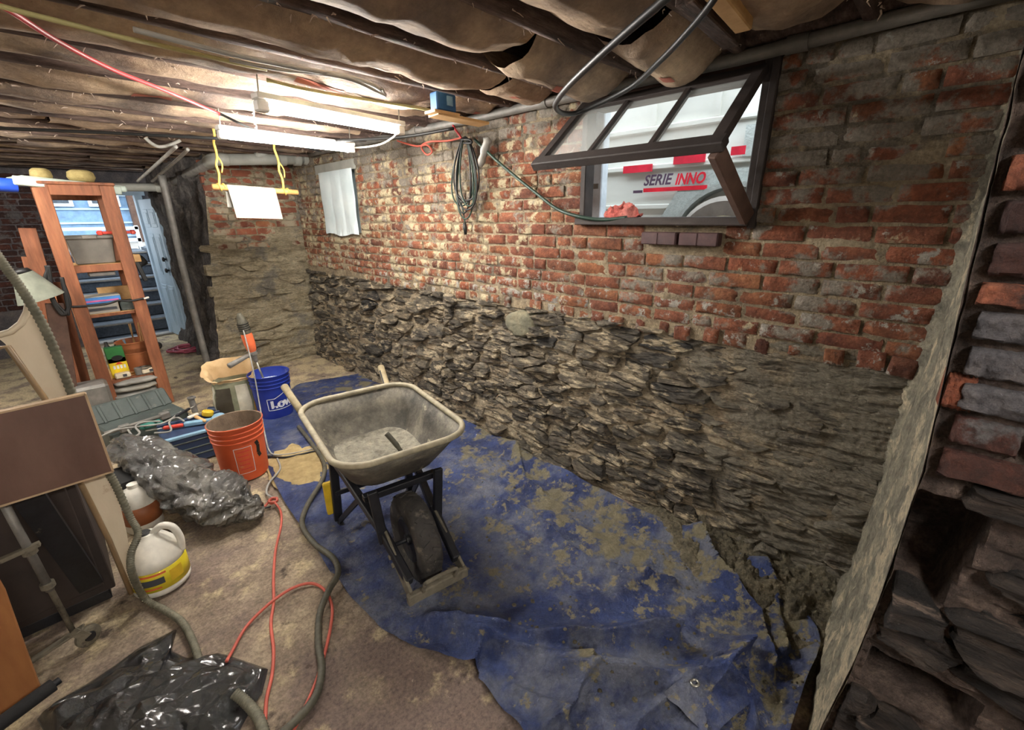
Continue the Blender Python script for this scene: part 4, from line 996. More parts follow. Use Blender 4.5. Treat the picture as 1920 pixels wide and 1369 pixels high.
tag(MB().grid(paper_fn, 16, 40).build('paper_sheet', M_paperwhite, smooth=True), 'white paper sheet draped over the hanging wooden dowel', 'paper')
# ================================================================ tarp and spilled mortar
def seg_d(p, a, b):
    ab = b - a; t = max(0, min(1, (p - a).dot(ab) / max(ab.length_squared, 1e-9))); q = a + ab * t; return (p - q).length, t
TL = [(562, 722), (498, 775), (497, 850), (522, 922), (590, 1030), (640, 1100), (735, 1200), (880, 1255), (900, 1290), (930, 1320), (975, 1380), (1040, 1470)]
TR = [(690, 699), (738, 728), (800, 766), (895, 806), (980, 856), (1095, 918), (1240, 990), (1385, 1056), (1475, 1130), (1535, 1215), (1548, 1320), (1500, 1490)]
TLw = [FL(*q) for q in TL]; TRw = [FL(*q) for q in TR]
for q in TRw: q.x = min(q.x, 1.955); q.y = max(q.y, 0.02) if q.x > 1.1 else q.y
TLs, TRs = smooth_path(TLw, 24), smooth_path(TRw, 24)
FOLDS = [([(820, 912), (985, 968), (1100, 1062), (1255, 1100)], .045, .017), ([(800, 1175), (900, 1188), (1000, 1205), (1240, 1198)], .11, .036),
         ([(880, 1255), (892, 1215), (830, 1185)], .05, .022), ([(1020, 1262), (1120, 1280), (1290, 1285), (1365, 1225)], .12, .036), ([(1290, 1010), (1330, 1080), (1400, 1160), (1420, 1260)], .09, .028),
         ([(965, 848), (980, 905), (1010, 930)], .03, .018), ([(1400, 1040), (1440, 1120), (1450, 1230)], .07, .028), ([(1075, 1250), (1060, 1330), (1010, 1369)], .06, .024),
         ([(1380, 1270), (1400, 1369)], .05, .022), ([(1255, 1300), (1180, 1369)], .045, .02), ([(880, 1205), (1020, 1240), (1180, 1262)], .05, .02), ([(960, 1300), (1030, 1330), (1060, 1390)], .05, .02),
         ([(1240, 1040), (1180, 1100), (1120, 1150)], .018, .03), ([(640, 960), (720, 1010), (760, 1090)], .012, .02), ([(1340, 1230), (1290, 1330), (1300, 1400)], .05, .018)]
FW = [([FL(*q).xy for q in f], h, w) for f, h, w in FOLDS]
def tarp_pt(u, v):
    i = v * (len(TLs) - 1); a = int(min(i, len(TLs) - 2)); t = i - a
    L_ = TLs[a].lerp(TLs[a + 1], t); R_ = TRs[a].lerp(TRs[a + 1], t); p = L_.lerp(R_, u); p2 = p.xy
    y = p.y; near = sstep(3.2, .8, y)
    z = .010 + (.010 + .012 * near) * max(0, MN.ridged_multi_fractal(Vector((p.x * 3.2, y * 3.2, 4)), .9, 2.1, 4, .9, 2) - .7) + .010 * (fract((p.x * 2.2, y * 2.2, 7), 1, 3) + .6)
    z += .006 * near * nz(p.x * 20, y * 20, 1)
    sx = 0
    for pts, h, w in FW:
        d = min(seg_d(p2, pts[k], pts[k + 1])[0] for k in range(len(pts) - 1))
        if d < w * 3:
            g = math.exp(-(d / w) ** 1.3); hh = h * g * (.75 + .5 * nz(p.x * 5, y * 5, h * 90)); z += hh; sx += hh
    z += (.09 * sstep(.90, 1.0, u)) * (.45 + .55 * nz(y * 4, 2, 9)) * sstep(3.8, 2.5, y)
    z += .05 * near * sstep(.05, 0.0, u) * max(0, nz(y * 7, 1, 3))
    return (p.x + .25 * sx, max(y - .65 * sx, .012 if p.x > 1.12 else -1), max(z, .006))
tarp = tag(MB().grid(tarp_pt, 150, 250).build('tarp', M_tarp, auto=60), 'crumpled blue tarp spread on the floor, splashed with mortar', 'tarp')
fc = [FL(1245, 1300, .075), FL(1352, 1222, .10), FL(1432, 1292, .075), FL(1330, 1385, .055)]
def flap(u, v):
    p = fc[0].lerp(fc[1], u).lerp(fc[3].lerp(fc[2], u), v); return p + Vector((0, 0, .012 * math.sin(u * 3) + .012 * nz(u * 4, v * 4, 2) + .006 * (v < .01) - .03 * v * u))
MB().grid(flap, 20, 20).build('folded_corner', M_tarp, tarp, smooth=True)
gp = FL(1303, 1281, .098)
gm = MB().lathe([(.008, 0), (.009, .004), (.013, .005), (.016, .002), (.016, 0), (.008, 0)], gp, 20, Matrix.Rotation(-.15, 3, 'X')); tag(gm.build('grommet', M_chrome, tarp, smooth=True), 'bright metal grommet')
sp_ = MB(); rm = random.Random(12)
for _ in range(260):                                      # dried splats of mortar on the tarp
    u, v = rm.random(), rm.uniform(.35, .97); c = Vector(tarp_pt(u, v))
    if nz(c.x * 2.4, c.y * 2.4, 5) + .35 * u < .12: continue
    r = rm.uniform(.003, .010); n = 9
    ring = [c + Vector((r * (1 + .35 * nz(k, c.x * 9, c.y)) * math.cos(2 * PI * k / n), r * (1 + .3 * nz(k, c.y * 9, 3)) * math.sin(2 * PI * k / n), .001)) for k in range(n)]
    top = [c + (q - c) * .6 + Vector((0, 0, .004 + r * .12)) for q in ring]
    sp_.add(ring + top + [c + Vector((0, 0, .006 + r * .15))], [(k, (k + 1) % n, n + (k + 1) % n, n + k) for k in range(n)] + [(n + k, n + (k + 1) % n, 2 * n) for k in range(n)])
tag(sp_.build('mortar_splats', M_mud, tarp, smooth=True), kind='stuff')
def heap_fn(u, v):
    y = lerp(.95, .0, v); x0 = lerp(1.80, 1.42, sstep(0, 1, v)); x = lerp(x0, 2.02, u)
    e = sstep(0, .5, u) * sstep(0, .25, v)
    return (x + .02 * nz(y * 9, u * 3), max(y, .004), .004 + e * (.035 + .05 * u * u + .035 * max(-.5, fract((x * 7, y * 7, 3), 1.5, 5)) + .016 * nz(x * 40, y * 40) + .010 * nz(x * 90, y * 90, 3)))
tag(tag(MB().grid(heap_fn, 70, 110).build('spilled_mortar', M_mud, auto=40), 'grey brown heap of dropped mortar at the foot of the rubble wall', 'mortar'), kind='stuff')
sd = MB(); c0 = FL(562, 872)
def sand_fn(u, v):
    a_ = 2 * PI * u; r = (.30 * v) * (1 + .5 * nz(math.cos(a_) * 2.5, math.sin(a_) * 2.5, 3))
    p = Vector((c0.x + r * math.cos(a_) * .75, c0.y + r * math.sin(a_) * 1.1, 0)); p.z = .012 + .022 * (1 - v ** 2) + .01 * nz(p.x * 18, p.y * 18) * (1 - v)
    return p
tag(tag(MB().grid(sand_fn, 40, 14).build('spilled_sand', M_sand, smooth=True), 'thin spill of tan sand on the tarp by the orange bucket', 'sand'), kind='stuff')

# ================================================================ wheelbarrow
WB, WYAW = (.845, 1.44, 0), R(-101)
wb = thing('wheelbarrow', 'grey steel wheelbarrow crusted with cement, wheel facing the camera', 'wheelbarrow', WB, WYAW)
def rrect(u0, u1, w0, w1, r, n=7):                        # rounded outline; half width w0 at the handle end, w1 at the wheel end
    pts = []
    for (cu, cw, a0) in ((u1 - r, w1 - r, 0), (u0 + r, w0 - r, PI / 2), (u0 + r, -(w0 - r), PI), (u1 - r, -(w1 - r), 1.5 * PI)):
        for k in range(n): a_ = a0 + PI / 2 * k / (n - 1); pts.append((cu + r * math.cos(a_), cw + r * math.sin(a_)))
    return pts
def ring(u0, u1, w0, w1, r, z, tilt=0.0, n=7): return [(u, w, z + tilt * (u - u0) / (u1 - u0)) for u, w in rrect(u0, u1, w0, w1, r, n)]
rz = .655
rings = [ring(-.52, -.17, .15, .13, .08, .425), ring(-.57, -.12, .19, .17, .10, .432), ring(-.605, -.075, .215, .20, .12, .465), ring(-.655, -.0, .255, .245, .13, .56), ring(-.70, .085, .29, .285, .14, rz, .01)]
inner = [ring(-.695, .08, .284, .279, .135, rz, .01), ring(-.65, -.006, .249, .239, .125, .563), ring(-.598, -.082, .208, .193, .115, .472), ring(-.56, -.13, .18, .16, .095, .441), ring(-.52, -.17, .15, .13, .08, .436)]
allr = rings + inner; n = len(rings[0]); mb = MB()
mb.add([p for r_ in allr for p in r_], [(i * n + k, i * n + (k + 1) % n, (i + 1) * n + (k + 1) % n, (i + 1) * n + k) for i in range(len(allr) - 1) for k in range(n)] + [tuple(range(n)), tuple(range((len(allr) - 1) * n, len(allr) * n))])
mb.build('tray', M_tray, wb, smooth=True, local=True)
rimp = ring(-.70, .085, .29, .285, .14, rz + .002, .01, 9)
MB().tube([Vector(p) for p in rimp] + [Vector(rimp[0])], .0135, 9, cap=False).build('rim', M_rim, wb, smooth=True, local=True)
for s in (-1, 1):
    top = [(-1.06, s * .275, .615), (-.62, s * .20, .435), (-.05, s * .125, .255), (.20, s * .105, .155)]
    h = MB()
    h.beam(top[0], top[1], .034, .036).beam(top[1], top[2], .034, .04).beam(top[2], top[3], .034, .045)
    hd = h.build('handle', M_blacksteel if s < 0 else M_blacksteel, wb, local=True, bevel=.005)
    MB().tube([Vector((-1.10, s * .284, .632)), Vector((-.80, s * .232, .512))], .021, 12).build('grip', M_handle, hd, smooth=True, local=True)
    MB().tube([Vector((-.86, s * .243, .535)), Vector((-.83, s * .238, .523))], .0235, 12).build('yellow_band', M_yellowtape, hd, smooth=True, local=True)
    lg = MB().beam((-.53, s * .19, .41), (-.56, s * .205, .012), .042, .03, (1, 0, 0)).beam((-.60, s * .205, .015), (-.44, s * .205, .015), .036, .014).build('leg', M_blacksteel, wb, local=True, bevel=.004)
    MB().beam((-.25, s * .15, .31), (-.53, s * .205, .03), .026, .012, (0, 1, 0)).build('leg_brace', M_blacksteel, lg, local=True)
    if s < 0: MB().box((-.585, s * .225, .15), (.03, .05, .19)).build('yellow_block', M_yellow, lg, local=True, bevel=.006)
    MB().beam((-.02, s * .128, .21), (-.02, s * .150, .475), .04, .022, (1, 0, 0)).build('tray_strut', M_blacksteel, wb, local=True, bevel=.003)
    MB().beam((-.03, s * .118, .24), (.23, s * .118, .115), .012, .075).build('front_bracket', M_cemsteel, wb, local=True, bevel=.003)
    for k in range(2): MB().lathe([(.001, .01), (.011, .01), (.011, 0)], (.06 + .03 * k, s * .128, .19 - .02 * k), 6, Matrix.Rotation(-s * PI / 2, 3, 'X')).build('bolt', M_cemsteel, wb, local=True)
MB().beam((-.53, -.205, .20), (-.53, .205, .20), .02, .026).build('cross_bar', M_blacksteel, wb, local=True, bevel=.003)
MB().beam((-.10, -.17, .405), (-.10, .17, .405), .036, .03).build('cross_bar', M_blacksteel, wb, local=True, bevel=.003)
MB().beam((-.48, -.17, .405), (-.48, .17, .405), .036, .03).build('cross_bar', M_blacksteel, wb, local=True, bevel=.003)
MB().beam((.235, -.135, .108), (.235, .135, .108), .03, .045).build('nose_bar', M_cemsteel, wb, local=True, bevel=.005)
MB().tube(smooth_path([(.245, -.07, .125), (.265, -.072, .165), (.27, -.055, .185), (.27, .055, .185), (.265, .072, .165), (.245, .07, .125)], 6), .0085, 8).build('wheel_guard_loop', M_cemsteel, wb, smooth=True, local=True)
WRd = .195; wc = (.02, 0, WRd + .012)
RX = Matrix.Rotation(PI / 2, 3, 'X')
ty = MB().lathe([(.10, -.036), (.135, -.052), (.172, -.05), (.190, -.036), (WRd, -.012), (WRd, .012), (.190, .036), (.172, .05), (.135, .052), (.10, .036)], wc, 40, RX).build('tire', M_rubber, wb, smooth=True, local=True)
tm = MB()
for k in range(44):                                       # raised tread bars
    a_ = 2 * PI * k / 44; s = 1 if k % 2 else -1
    M3 = RX @ Matrix.Rotation(a_, 3, 'Z')
    tm.box(Vector(wc) + M3 @ Vector((WRd - .003, 0, s * .017)), (.012, .012, .036), M3 @ Matrix.Rotation(s * .5, 3, 'X'))
tag(tm.build('tread', M_rubber, ty, local=True), kind='stuff')
hb_ = MB().lathe([(.001, -.045), (.024, -.045), (.026, -.03), (.07, -.026), (.095, -.042), (.103, -.038), (.103, .038), (.095, .042), (.07, .026), (.026, .03), (.024, .045), (.001, .045)], wc, 28, RX).build('wheel_rim', M_blacksteel, wb, auto=40, local=True)
MB().tube([(wc[0], -.125, wc[2]), (wc[0], .125, wc[2])], .010, 10).build('axle', M_blacksteel, wb, smooth=True, local=True)
WMb = WM[wb.name]
def mix_fn(u, v):
    q = 2 * PI * u; uu = -.345 + .255 * v * math.copysign(abs(math.cos(q)) ** .6, math.cos(q)); ww = .195 * v * math.copysign(abs(math.sin(q)) ** .6, math.sin(q))
    z = .458 + .006 * nz(uu * 12, ww * 12, 3) * (1 - v) + .030 * max(0, fract((uu * 9, ww * 9, 1), 1.4, 4)) * (1 - v ** 3) + (.008 * sstep(.8, 1, v)) - .004 * v
    return WMb @ Vector((uu, ww, z))
tag(tag(MB().grid(mix_fn, 60, 26).build('mortar_residue', M_wetmix, smooth=True), 'pale lumpy mortar left in the bottom of the wheelbarrow tray', 'mortar'), kind='stuff')
tg = thing('hooked_tool', 'bent grey tool handle sticking out of the mortar in the wheelbarrow', 'tool', WMb @ Vector((-.22, -.06, .46)))
q = [WMb @ Vector(p) for p in ((-.16, .02, .465), (-.165, .045, .468), (-.17, .055, .49), (-.20, .035, .55), (-.24, .005, .605))]
MB().tube(smooth_path(q, 6), [.006] * 10 + [.010] * 8 + [.0125] * 7, 9).build('bent_handle', M_hosedark, tg, smooth=True)
MB().box(WMb @ Vector((-.21, .10, .474)), (.055, .12, .004), Matrix.Rotation(.3, 3, 'Z')).build('blade', M_tray, tg, bevel=.001)

# ================================================================ buckets
def pail(name, label, c, m, H_=.37, rt=.150, rb_=.128, tilt=None, ribs=3, lipw=.006, inner=None):
    o = thing(name, label, 'bucket', c)
    rr = lambda z: lerp(rb_, rt - .004, z / H_)
    prof = [(.001, 0.0), (rb_ - .006, 0.0), (rb_, .006)]
    zt = H_ - .012
    prof += [(rr(.08), .08), (rr(.16), .16), (rr(.24), .24)]
    for k in range(ribs):
        z = H_ - .105 + k * .030
        prof += [(rr(z), z), (rr(z) + lipw, z + .002), (rr(z) + lipw, z + .007), (rr(z), z + .010)]
    prof += [(rt - .004, zt), (rt + .003, zt + .002), (rt + .004, H_ - .002), (rt, H_)]
    prof2 = [(rt, H_), (rt - .005, H_ - .003), (rr(.2) - .005, .2), (rb_ - .006, .012), (.001, .012)]
    b = MB().lathe(prof, c, 48).build('bucket_body', m, o, auto=35)
    MB().lathe(prof2, c, 48).build('bucket_inside', inner or m, o, auto=35)
    return o, rr
bc = FL(530, 786); bc = Vector((bc.x, bc.y - .0, .0))
bb, rrb = pail('bucket', 'blue plastic bucket with white lettering, a mixer standing in it', bc + Vector((0, .13, .008)), M_bluepail)
BC = bc + Vector((0, .13, .008))
def on_pail(C_, rr, ang, z, out=.001): return Vector((C_.x + (rr(z) + out) * math.cos(ang), C_.y + (rr(z) + out) * math.sin(ang), C_.z + z))
def pail_text(txt, C_, rr, a0, z0, size, m, parent, name, bold=.02, xs=1.0):
    vs, fs = text_mesh(txt, size, 0, bold)
    bm = bmesh.new(); vv = [bm.verts.new(v) for v in vs]
    for f in fs:
        try: bm.faces.new([vv[i] for i in f])
        except ValueError: pass
    bmesh.ops.triangulate(bm, faces=bm.faces)
    out = [on_pail(C_, rr, a0 + v.co.x * xs / .14, z0 + v.co.y, .0016) for v in bm.verts]; bm.verts.index_update()
    ff = [tuple(v.index for v in f.verts) for f in bm.faces]; bm.free()
    return MB().add(out, ff).build(name, m, parent)
camang = math.atan2(-BC.y, -BC.x)
a_l = camang - .20
pail_text("L", BC, rrb, a_l, .105, .080, M_print_white, bb, 'white_lettering', .006, 1.1)
pail_text("OWE'S", BC, rrb, a_l + .36, .105, .062, M_print_white, bb, 'white_lettering', .006, 1.1)
def pail_line(C_, rr, pts, w, m, parent, name):            # flat printed line on the bucket: list of (angle, z)
    mb = MB()
    for (a0, z0), (a1, z1) in zip(pts[:-1], pts[1:]):
        N_ = max(2, int(abs(a1 - a0) / .06) + 1)
        for k in range(N_):
            p = (lerp(a0, a1, k / N_), lerp(z0, z1, k / N_)); q = (lerp(a0, a1, (k + 1) / N_), lerp(z0, z1, (k + 1) / N_))
            d = math.hypot((q[0] - p[0]) * .14, q[1] - p[1]); nx, ny = -(q[1] - p[1]) / d * w / 2, (q[0] - p[0]) * .14 / d * w / 2
            mb.add([on_pail(C_, rr, p[0] + nx / .14, p[1] + ny, .0014), on_pail(C_, rr, q[0] + nx / .14, q[1] + ny, .0014), on_pail(C_, rr, q[0] - nx / .14, q[1] - ny, .0014), on_pail(C_, rr, p[0] - nx / .14, p[1] - ny, .0014)], [(0, 1, 2, 3)])
    return mb.build(name, m, parent)
pail_line(BC, rrb, [(a_l - .16, .085), (a_l - .16, .180), (a_l + .25, .182), (a_l + .75, .215), (a_l + 1.0, .225), (a_l + 1.3, .20), (a_l + 1.9, .18), (a_l + 1.9, .085), (a_l - .16, .085)], .005, M_print_white, bb, 'white_outline')
tag(MB().lathe([(.001, .0), (.139, .0), (.139, .002)], BC + Vector((0, 0, .285)), 40).build('milky_water', M_siding, smooth=False), 'milky pale water filling the blue bucket', 'water')
oc = FL(474, 899) + Vector((.0, .115, .0)); OC = Vector((oc.x, oc.y, .004))
ob, rro = pail('bucket', 'bright orange plastic bucket crusted inside with dried mortar', OC, M_orangepail, inner=M_grime, ribs=3, lipw=.005)
MB().lathe([(.001, .0), (.10, .002), (.138, .012), (.1405, .012)], OC + Vector((0, 0, .25)), 36).build('mortar_crust', M_grime, ob, smooth=True)
ca = math.atan2(-OC.y, -OC.x)
pail_line(OC, rro, [(ca - .30, .235), (ca + .38, .235), (ca + .38, .06), (ca - .30, .06), (ca - .30, .235)], .003, M_siding, ob, 'printed_frame')
pail_line(OC, rro, [(ca + .62, .25), (ca + .70, .22), (ca + .66, .17), (ca + .74, .14)], .024, M_black, ob, 'dark_print')
for k in range(5): pail_line(OC, rro, [(ca - .2, .21 - .03 * k), (ca + .28 - .06 * (k % 2), .21 - .03 * k)], .004, M_reflector, ob, 'faded_print')
bail = [on_pail(OC, rro, ca - 1.5, .30, .008), on_pail(OC, rro, ca - .9, .20, .03), on_pail(OC, rro, ca - .2, .14, .05)]

# ---- drill mixer standing in the blue bucket
my = BC.y
mx = thing('mixer_drill', 'dusty drill with orange casing and mixing shaft standing in the blue bucket', 'drill', BC + Vector((-.03, 0, .2)))
S0, S1 = Vector((BC.x - .02, my, .20)), YP(478, 672, my); Dt = YP(448, 588, my); ax = (Dt - S1).normalized()
Mq = ax.to_track_quat('Z', 'Y').to_matrix(); Ld = (Dt - S1).length
MB().tube([S0, S1], .0075, 10).build('shaft', M_chrome, mx, smooth=True)
MB().lathe([(.001, -.03), (.012, -.03), (.018, -.01), (.022, .02), (.022, .055), (.016, .06)], S1, 16, Mq).build('chuck', M_steelpipe, mx, smooth=True)
MB().lathe([(.001, .055), (.024, .055), (.034, .08), (.040, .13), (.040, .19), (.036, .21), (.001, .21)], S1, 20, Mq).build('orange_casing', M_drillorange, mx, auto=40)
MB().lathe([(.001, .205), (.036, .205), (.040, .24), (.036, .30), (.026, Ld - .03), (.014, Ld), (.001, Ld + .005)], S1, 20, Mq).build('motor_housing', M_hosedark, mx, auto=40)
for k in range(4): MB().lathe([(.0395, .235 + .016 * k), (.0415, .238 + .016 * k), (.0395, .243 + .016 * k)], S1, 20, Mq).build('vent_ring', M_black, mx, smooth=True)
hb0 = S1 + ax * .045
MB().tube([hb0, hb0 + Vector((-.07, -.05, -.005)), hb0 + Vector((-.20, -.11, -.03))], [.012, .016, .020], 12).build('side_handle', M_steelpipe, mx, smooth=True)
MB().lathe([(.026, .03), (.030, .033), (.030, .058), (.026, .06)], S1, 16, Mq).build('handle_collar', M_steelpipe, mx, auto=40)
MBc = cable('power_cord', [Dt + Vector((.0, -.02, -.10)), YP(474, 690, my - .15), FL(487, 760, .20), FL(497, 815, .08), FL(505, 845, .03), FL(520, 853, .03), FL(560, 848, .03), FL(600, 838, .03)], .005, M_greycable, None, parent=mx)
cable('ground_cable', [FL(500, 855, .03), FL(530, 858, .035), FL(560, 853, .035), FL(590, 846, .035), FL(625, 842, .03)], .007, M_blackcable, 'short dark cable lying on the dusty tarp behind the orange bucket')

# ---- open paper bag of mortar mix
bgc = FL(462, 789) + Vector((0, .10, .008)); mxb = thing('cement_bag', 'open printed paper bag of mortar mix, its top torn and rolled back', 'bag', bgc)
def bag_sec(t, a_, k=1.0):
    w, d = .155 * k, .095 * k; ca_, sa_ = math.cos(a_), math.sin(a_)
    x = w * math.copysign(abs(ca_) ** .55, ca_); y = d * math.copysign(abs(sa_) ** .55, sa_)
    wr = 1 + .07 * nz(ca_ * 2, sa_ * 2, t * 5) + .04 * nz(ca_ * 6, sa_ * 6, t * 14)
    return x * wr, y * wr
def bag_fn(u, v):
    a_ = 2 * PI * u; k = 1 + .10 * math.sin(PI * v) - .05 * v; x, y = bag_sec(v, a_, k); rot = -.25
    return bgc + Vector((x * math.cos(rot) - y * math.sin(rot), x * math.sin(rot) + y * math.cos(rot), .33 * v + .0))
MB().grid(bag_fn, 48, 18).build('bag_body', M_bagprint, mxb, smooth=True)
def bag_top(u, v):
    a_ = 2 * PI * u; x, y = bag_sec(1, a_, .95); rot = -.25; fl_ = .5 + .5 * math.cos(a_ - 2.9)
    bk = .5 - .5 * math.cos(a_ + rot - math.atan2(-bgc.y, -bgc.x))
    out = 1 + .42 * v * v * (fl_ * .9 + .05); z = .33 + v * (.02 + .13 * bk + .05 * fl_ * (1 - v)) + .02 * nz(math.cos(a_) * 3, math.sin(a_) * 3, v * 2)
    return bgc + Vector((out * (x * math.cos(rot) - y * math.sin(rot)), out * (x * math.sin(rot) + y * math.cos(rot)), z))
MB().grid(bag_top, 48, 10).build('torn_top', M_kraftbag, mxb, auto=60)
for (u0, u1, v0, v1, m, nm) in ((.62, .74, .15, .88, M_bagdark, 'dark_print'), (.75, .80, .10, .92, M_bagstripe, 'pale_stripe'), (.82, .85, .10, .9, M_baggold, 'gold_stripe'), (.55, .60, .08, .95, M_bagstripe, 'pale_stripe'), (.88, .97, .55, .95, M_green, 'green_print')):
    cc = Vector((bgc.x, bgc.y, 0))
    def pf(u, v):
        p = bag_fn(lerp(u0, u1, u), lerp(v0, v1, v)); o = (p - cc); o.z = 0; return p + o.normalized() * .0025
    MB().grid(pf, 8, 12).build(nm, m, mxb, smooth=True)
tag(tag(MB().grid(lambda u, v: bgc + Vector((.13 * v * math.cos(2 * PI * u), .08 * v * math.sin(2 * PI * u), .27 + .03 * (1 - v * v) + .006 * nz(u * 9, v * 5))), 24, 6).build('mortar_powder', M_kraftbag, smooth=True), 'brownish dry powder inside the open paper bag', 'powder'), kind='stuff')
# ================================================================ tool cases and tools
def edge_box(P, Q, depth, h, mbm=None):
    d = (Q - P); d.z = 0; d.normalize(); b = Vector((-d.y, d.x, 0)); mb = mbm or MB()
    z1 = P.z; z0 = z1 - h
    c = [Vector((P.x, P.y, z0)), Vector((Q.x, Q.y, z0)), Vector((Q.x, Q.y, z0)) + b * depth, Vector((P.x, P.y, z0)) + b * depth]
    return mb.hexa(c + [q + Vector((0, 0, h)) for q in c]), d, b
P0, P1 = FL(302, 832, .20), FL(428, 798, .20)
tc = thing('tool_case', 'navy ribbed tool case behind the orange bucket, tools heaped on its tray', 'tool case', (P0 + P1) / 2 - Vector((0, 0, .2)))
mbx, d_, b_ = edge_box(P0, P1, .30, .196); mbx.build('case_body', M_toolblue, tc, bevel=.010)
Lc = (P1 - P0).length
for k in range(3): edge_box(P0 - b_ * .005 + Vector((0, 0, -.035 - .05 * k)), P1 - b_ * .005 + Vector((0, 0, -.035 - .05 * k)), .012, .010)[0].build('rib', M_toolcase, tc, bevel=.003)
edge_box(P0 - b_ * .008 + Vector((0, 0, .016)), P1 - b_ * .008 + Vector((0, 0, .016)), .025, .022)[0].build('tray_edge', M_lightblue, tc, bevel=.005)
edge_box(P0 + b_ * .29 + Vector((0, 0, .016)), P1 + b_ * .29 + Vector((0, 0, .016)), .02, .022)[0].build('tray_edge', M_toolblue, tc, bevel=.005)
la = P0.lerp(P1, .66) - b_ * .012
edge_box(la + Vector((0, 0, .034)), la + d_ * .07 + Vector((0, 0, .034)), .03, .05)[0].build('latch', M_lightblue, tc, bevel=.005)
Q0, Q1 = FL(205, 815, .20), FL(352, 768, .20)
gc = thing('tool_case', 'open grey green tool case in front of the shelf with ribbed lid raised', 'tool case', (Q0 + Q1) / 2 - Vector((0, 0, .2)))
mbx, d2, b2 = edge_box(Q0, Q1, .26, .196); mbx.build('case_body', M_toolcase, gc, bevel=.012)
lid0, lid1 = Q0 + b2 * .24, Q1 + b2 * .24
c = [lid0, lid1, lid1 + b2 * .04, lid0 + b2 * .04]
tl = b2 * .10 + Vector((0, 0, .105))
lid = MB().hexa(c + [q + tl for q in c]).build('lid', M_toolcase, gc, bevel=.008)
for k in range(5):
    s = lid0.lerp(lid1, .12 + .19 * k); MB().beam(s - b2 * .004, s + tl - b2 * .004, .018, .012, b2).build('lid_rib', M_toolcase, lid, bevel=.003)
MB().tube([Q0 - d2 * .02 + Vector((0, -.01, .02)), Q1 - d2 * .12 + Vector((0, -.01, .02))], .012, 10).build('carry_bar', M_steelpipe, gc, smooth=True)
for t in (.12, .62): edge_box(Q0.lerp(Q1, t) + Vector((0, 0, .036)) - b2 * .02, Q0.lerp(Q1, t) + d2 * .06 + Vector((0, 0, .036)) - b2 * .02, .04, .05)[0].build('latch', M_steelpipe, gc, bevel=.006)
tz = .222
def tool_bar(name, a, b, r, m, label, cat='tool', n=12, z=tz, cap=None):
    A, B = FL(*a, z), FL(*b, z); o = thing(name, label, cat, A)
    d = (B - A); pts = [A, A + d * .08, A + d * .5, A + d * .92, B]
    MB().tube(pts, [r * .7, r, r * .92, r, r * .6], n).build('grip', m, o, smooth=True)
    if cap: MB().tube([B, B + d * .5, B + d * .85], [r * .35, r * .3, r * .2], 8).build('shank', cap, o, smooth=True)
    return o
tool_bar('screwdriver', (344, 797), (306, 803), .014, M_red, 'red handled screwdriver lying on the navy tool case', cap=M_chrome)
tp = MB().beam(FL(262, 803, tz), FL(304, 790, tz), .055, .035).build('pouch', M_teal, bevel=.012); tag(tp, 'teal tool pouch on the grey green case', 'pouch')
lv = thing('spirit_level', 'light blue plastic tool with a round end on the navy case', 'tool', FL(400, 785, tz))
MB().beam(FL(345, 796, tz), FL(405, 787, tz), .035, .03).build('body', M_lightblue, lv, bevel=.006)
MB().lathe([(.001, 0), (.04, .0), (.044, .01), (.044, .03), (.03, .045), (.001, .05)], FL(412, 788, tz - .01), 22).build('round_end', M_lightblue, lv, auto=40)
tag(MB().lathe([(.001, 0), (.033, 0), (.036, .006), (.036, .03), (.030, .036), (.001, .036)], FL(389, 779, tz - .01), 20, Matrix.Rotation(.3, 3, 'Y')).build('tape_measure', M_yellow, auto=40), 'yellow tape measure among the tools on the navy case', 'tool')
sp2 = FL(366, 772, .19); tag(MB().tube([sp2, sp2 + Vector((-.005, 0, .115))], .020, 14).lathe([(.020, .105), (.027, .108), (.027, .118), (.012, .12)], sp2, 14).build('steel_fitting', M_steelpipe, auto=40), 'upright dull steel pipe fitting standing among the tools', 'fitting')
tag(MB().tube([FL(392, 771, .10), FL(432, 768, .10)], .035, 16).build('blue_roll', M_toolblue, auto=40), 'dark blue cylinder lying behind the tools beside the cement bag', 'roll')
tool_bar('chisel', (330, 780), (356, 766), .010, M_blacksteel, 'dark steel chisel across the tool pile', cap=M_chrome, z=.25)
tool_bar('pliers', (352, 784), (372, 776), .012, M_white, 'white handled pliers in the tool pile', cap=M_chrome, z=.235)
tool_bar('trowel', (385, 790), (366, 781), .012, M_palewood, 'wooden handled trowel among the tools', cap=M_chrome, z=.23)
for k, (pts, lb) in enumerate((([(190, 818), (220, 806), (260, 800), (300, 795), (330, 783), (345, 790)], 'grey cord draped across the tool cases'), ([(240, 806), (250, 818), (262, 812), (254, 800), (268, 792), (300, 790)], 'looped grey cord on the grey green case'), ([(290, 812), (320, 808), (318, 790), (340, 772)], 'short pale wire standing out of the tools'))):
    cable('loose_wire', [FL(x, y, .235 + .012 * (i % 2)) for i, (x, y) in enumerate(pts)], .006, M_greycable, lb, 'cord')
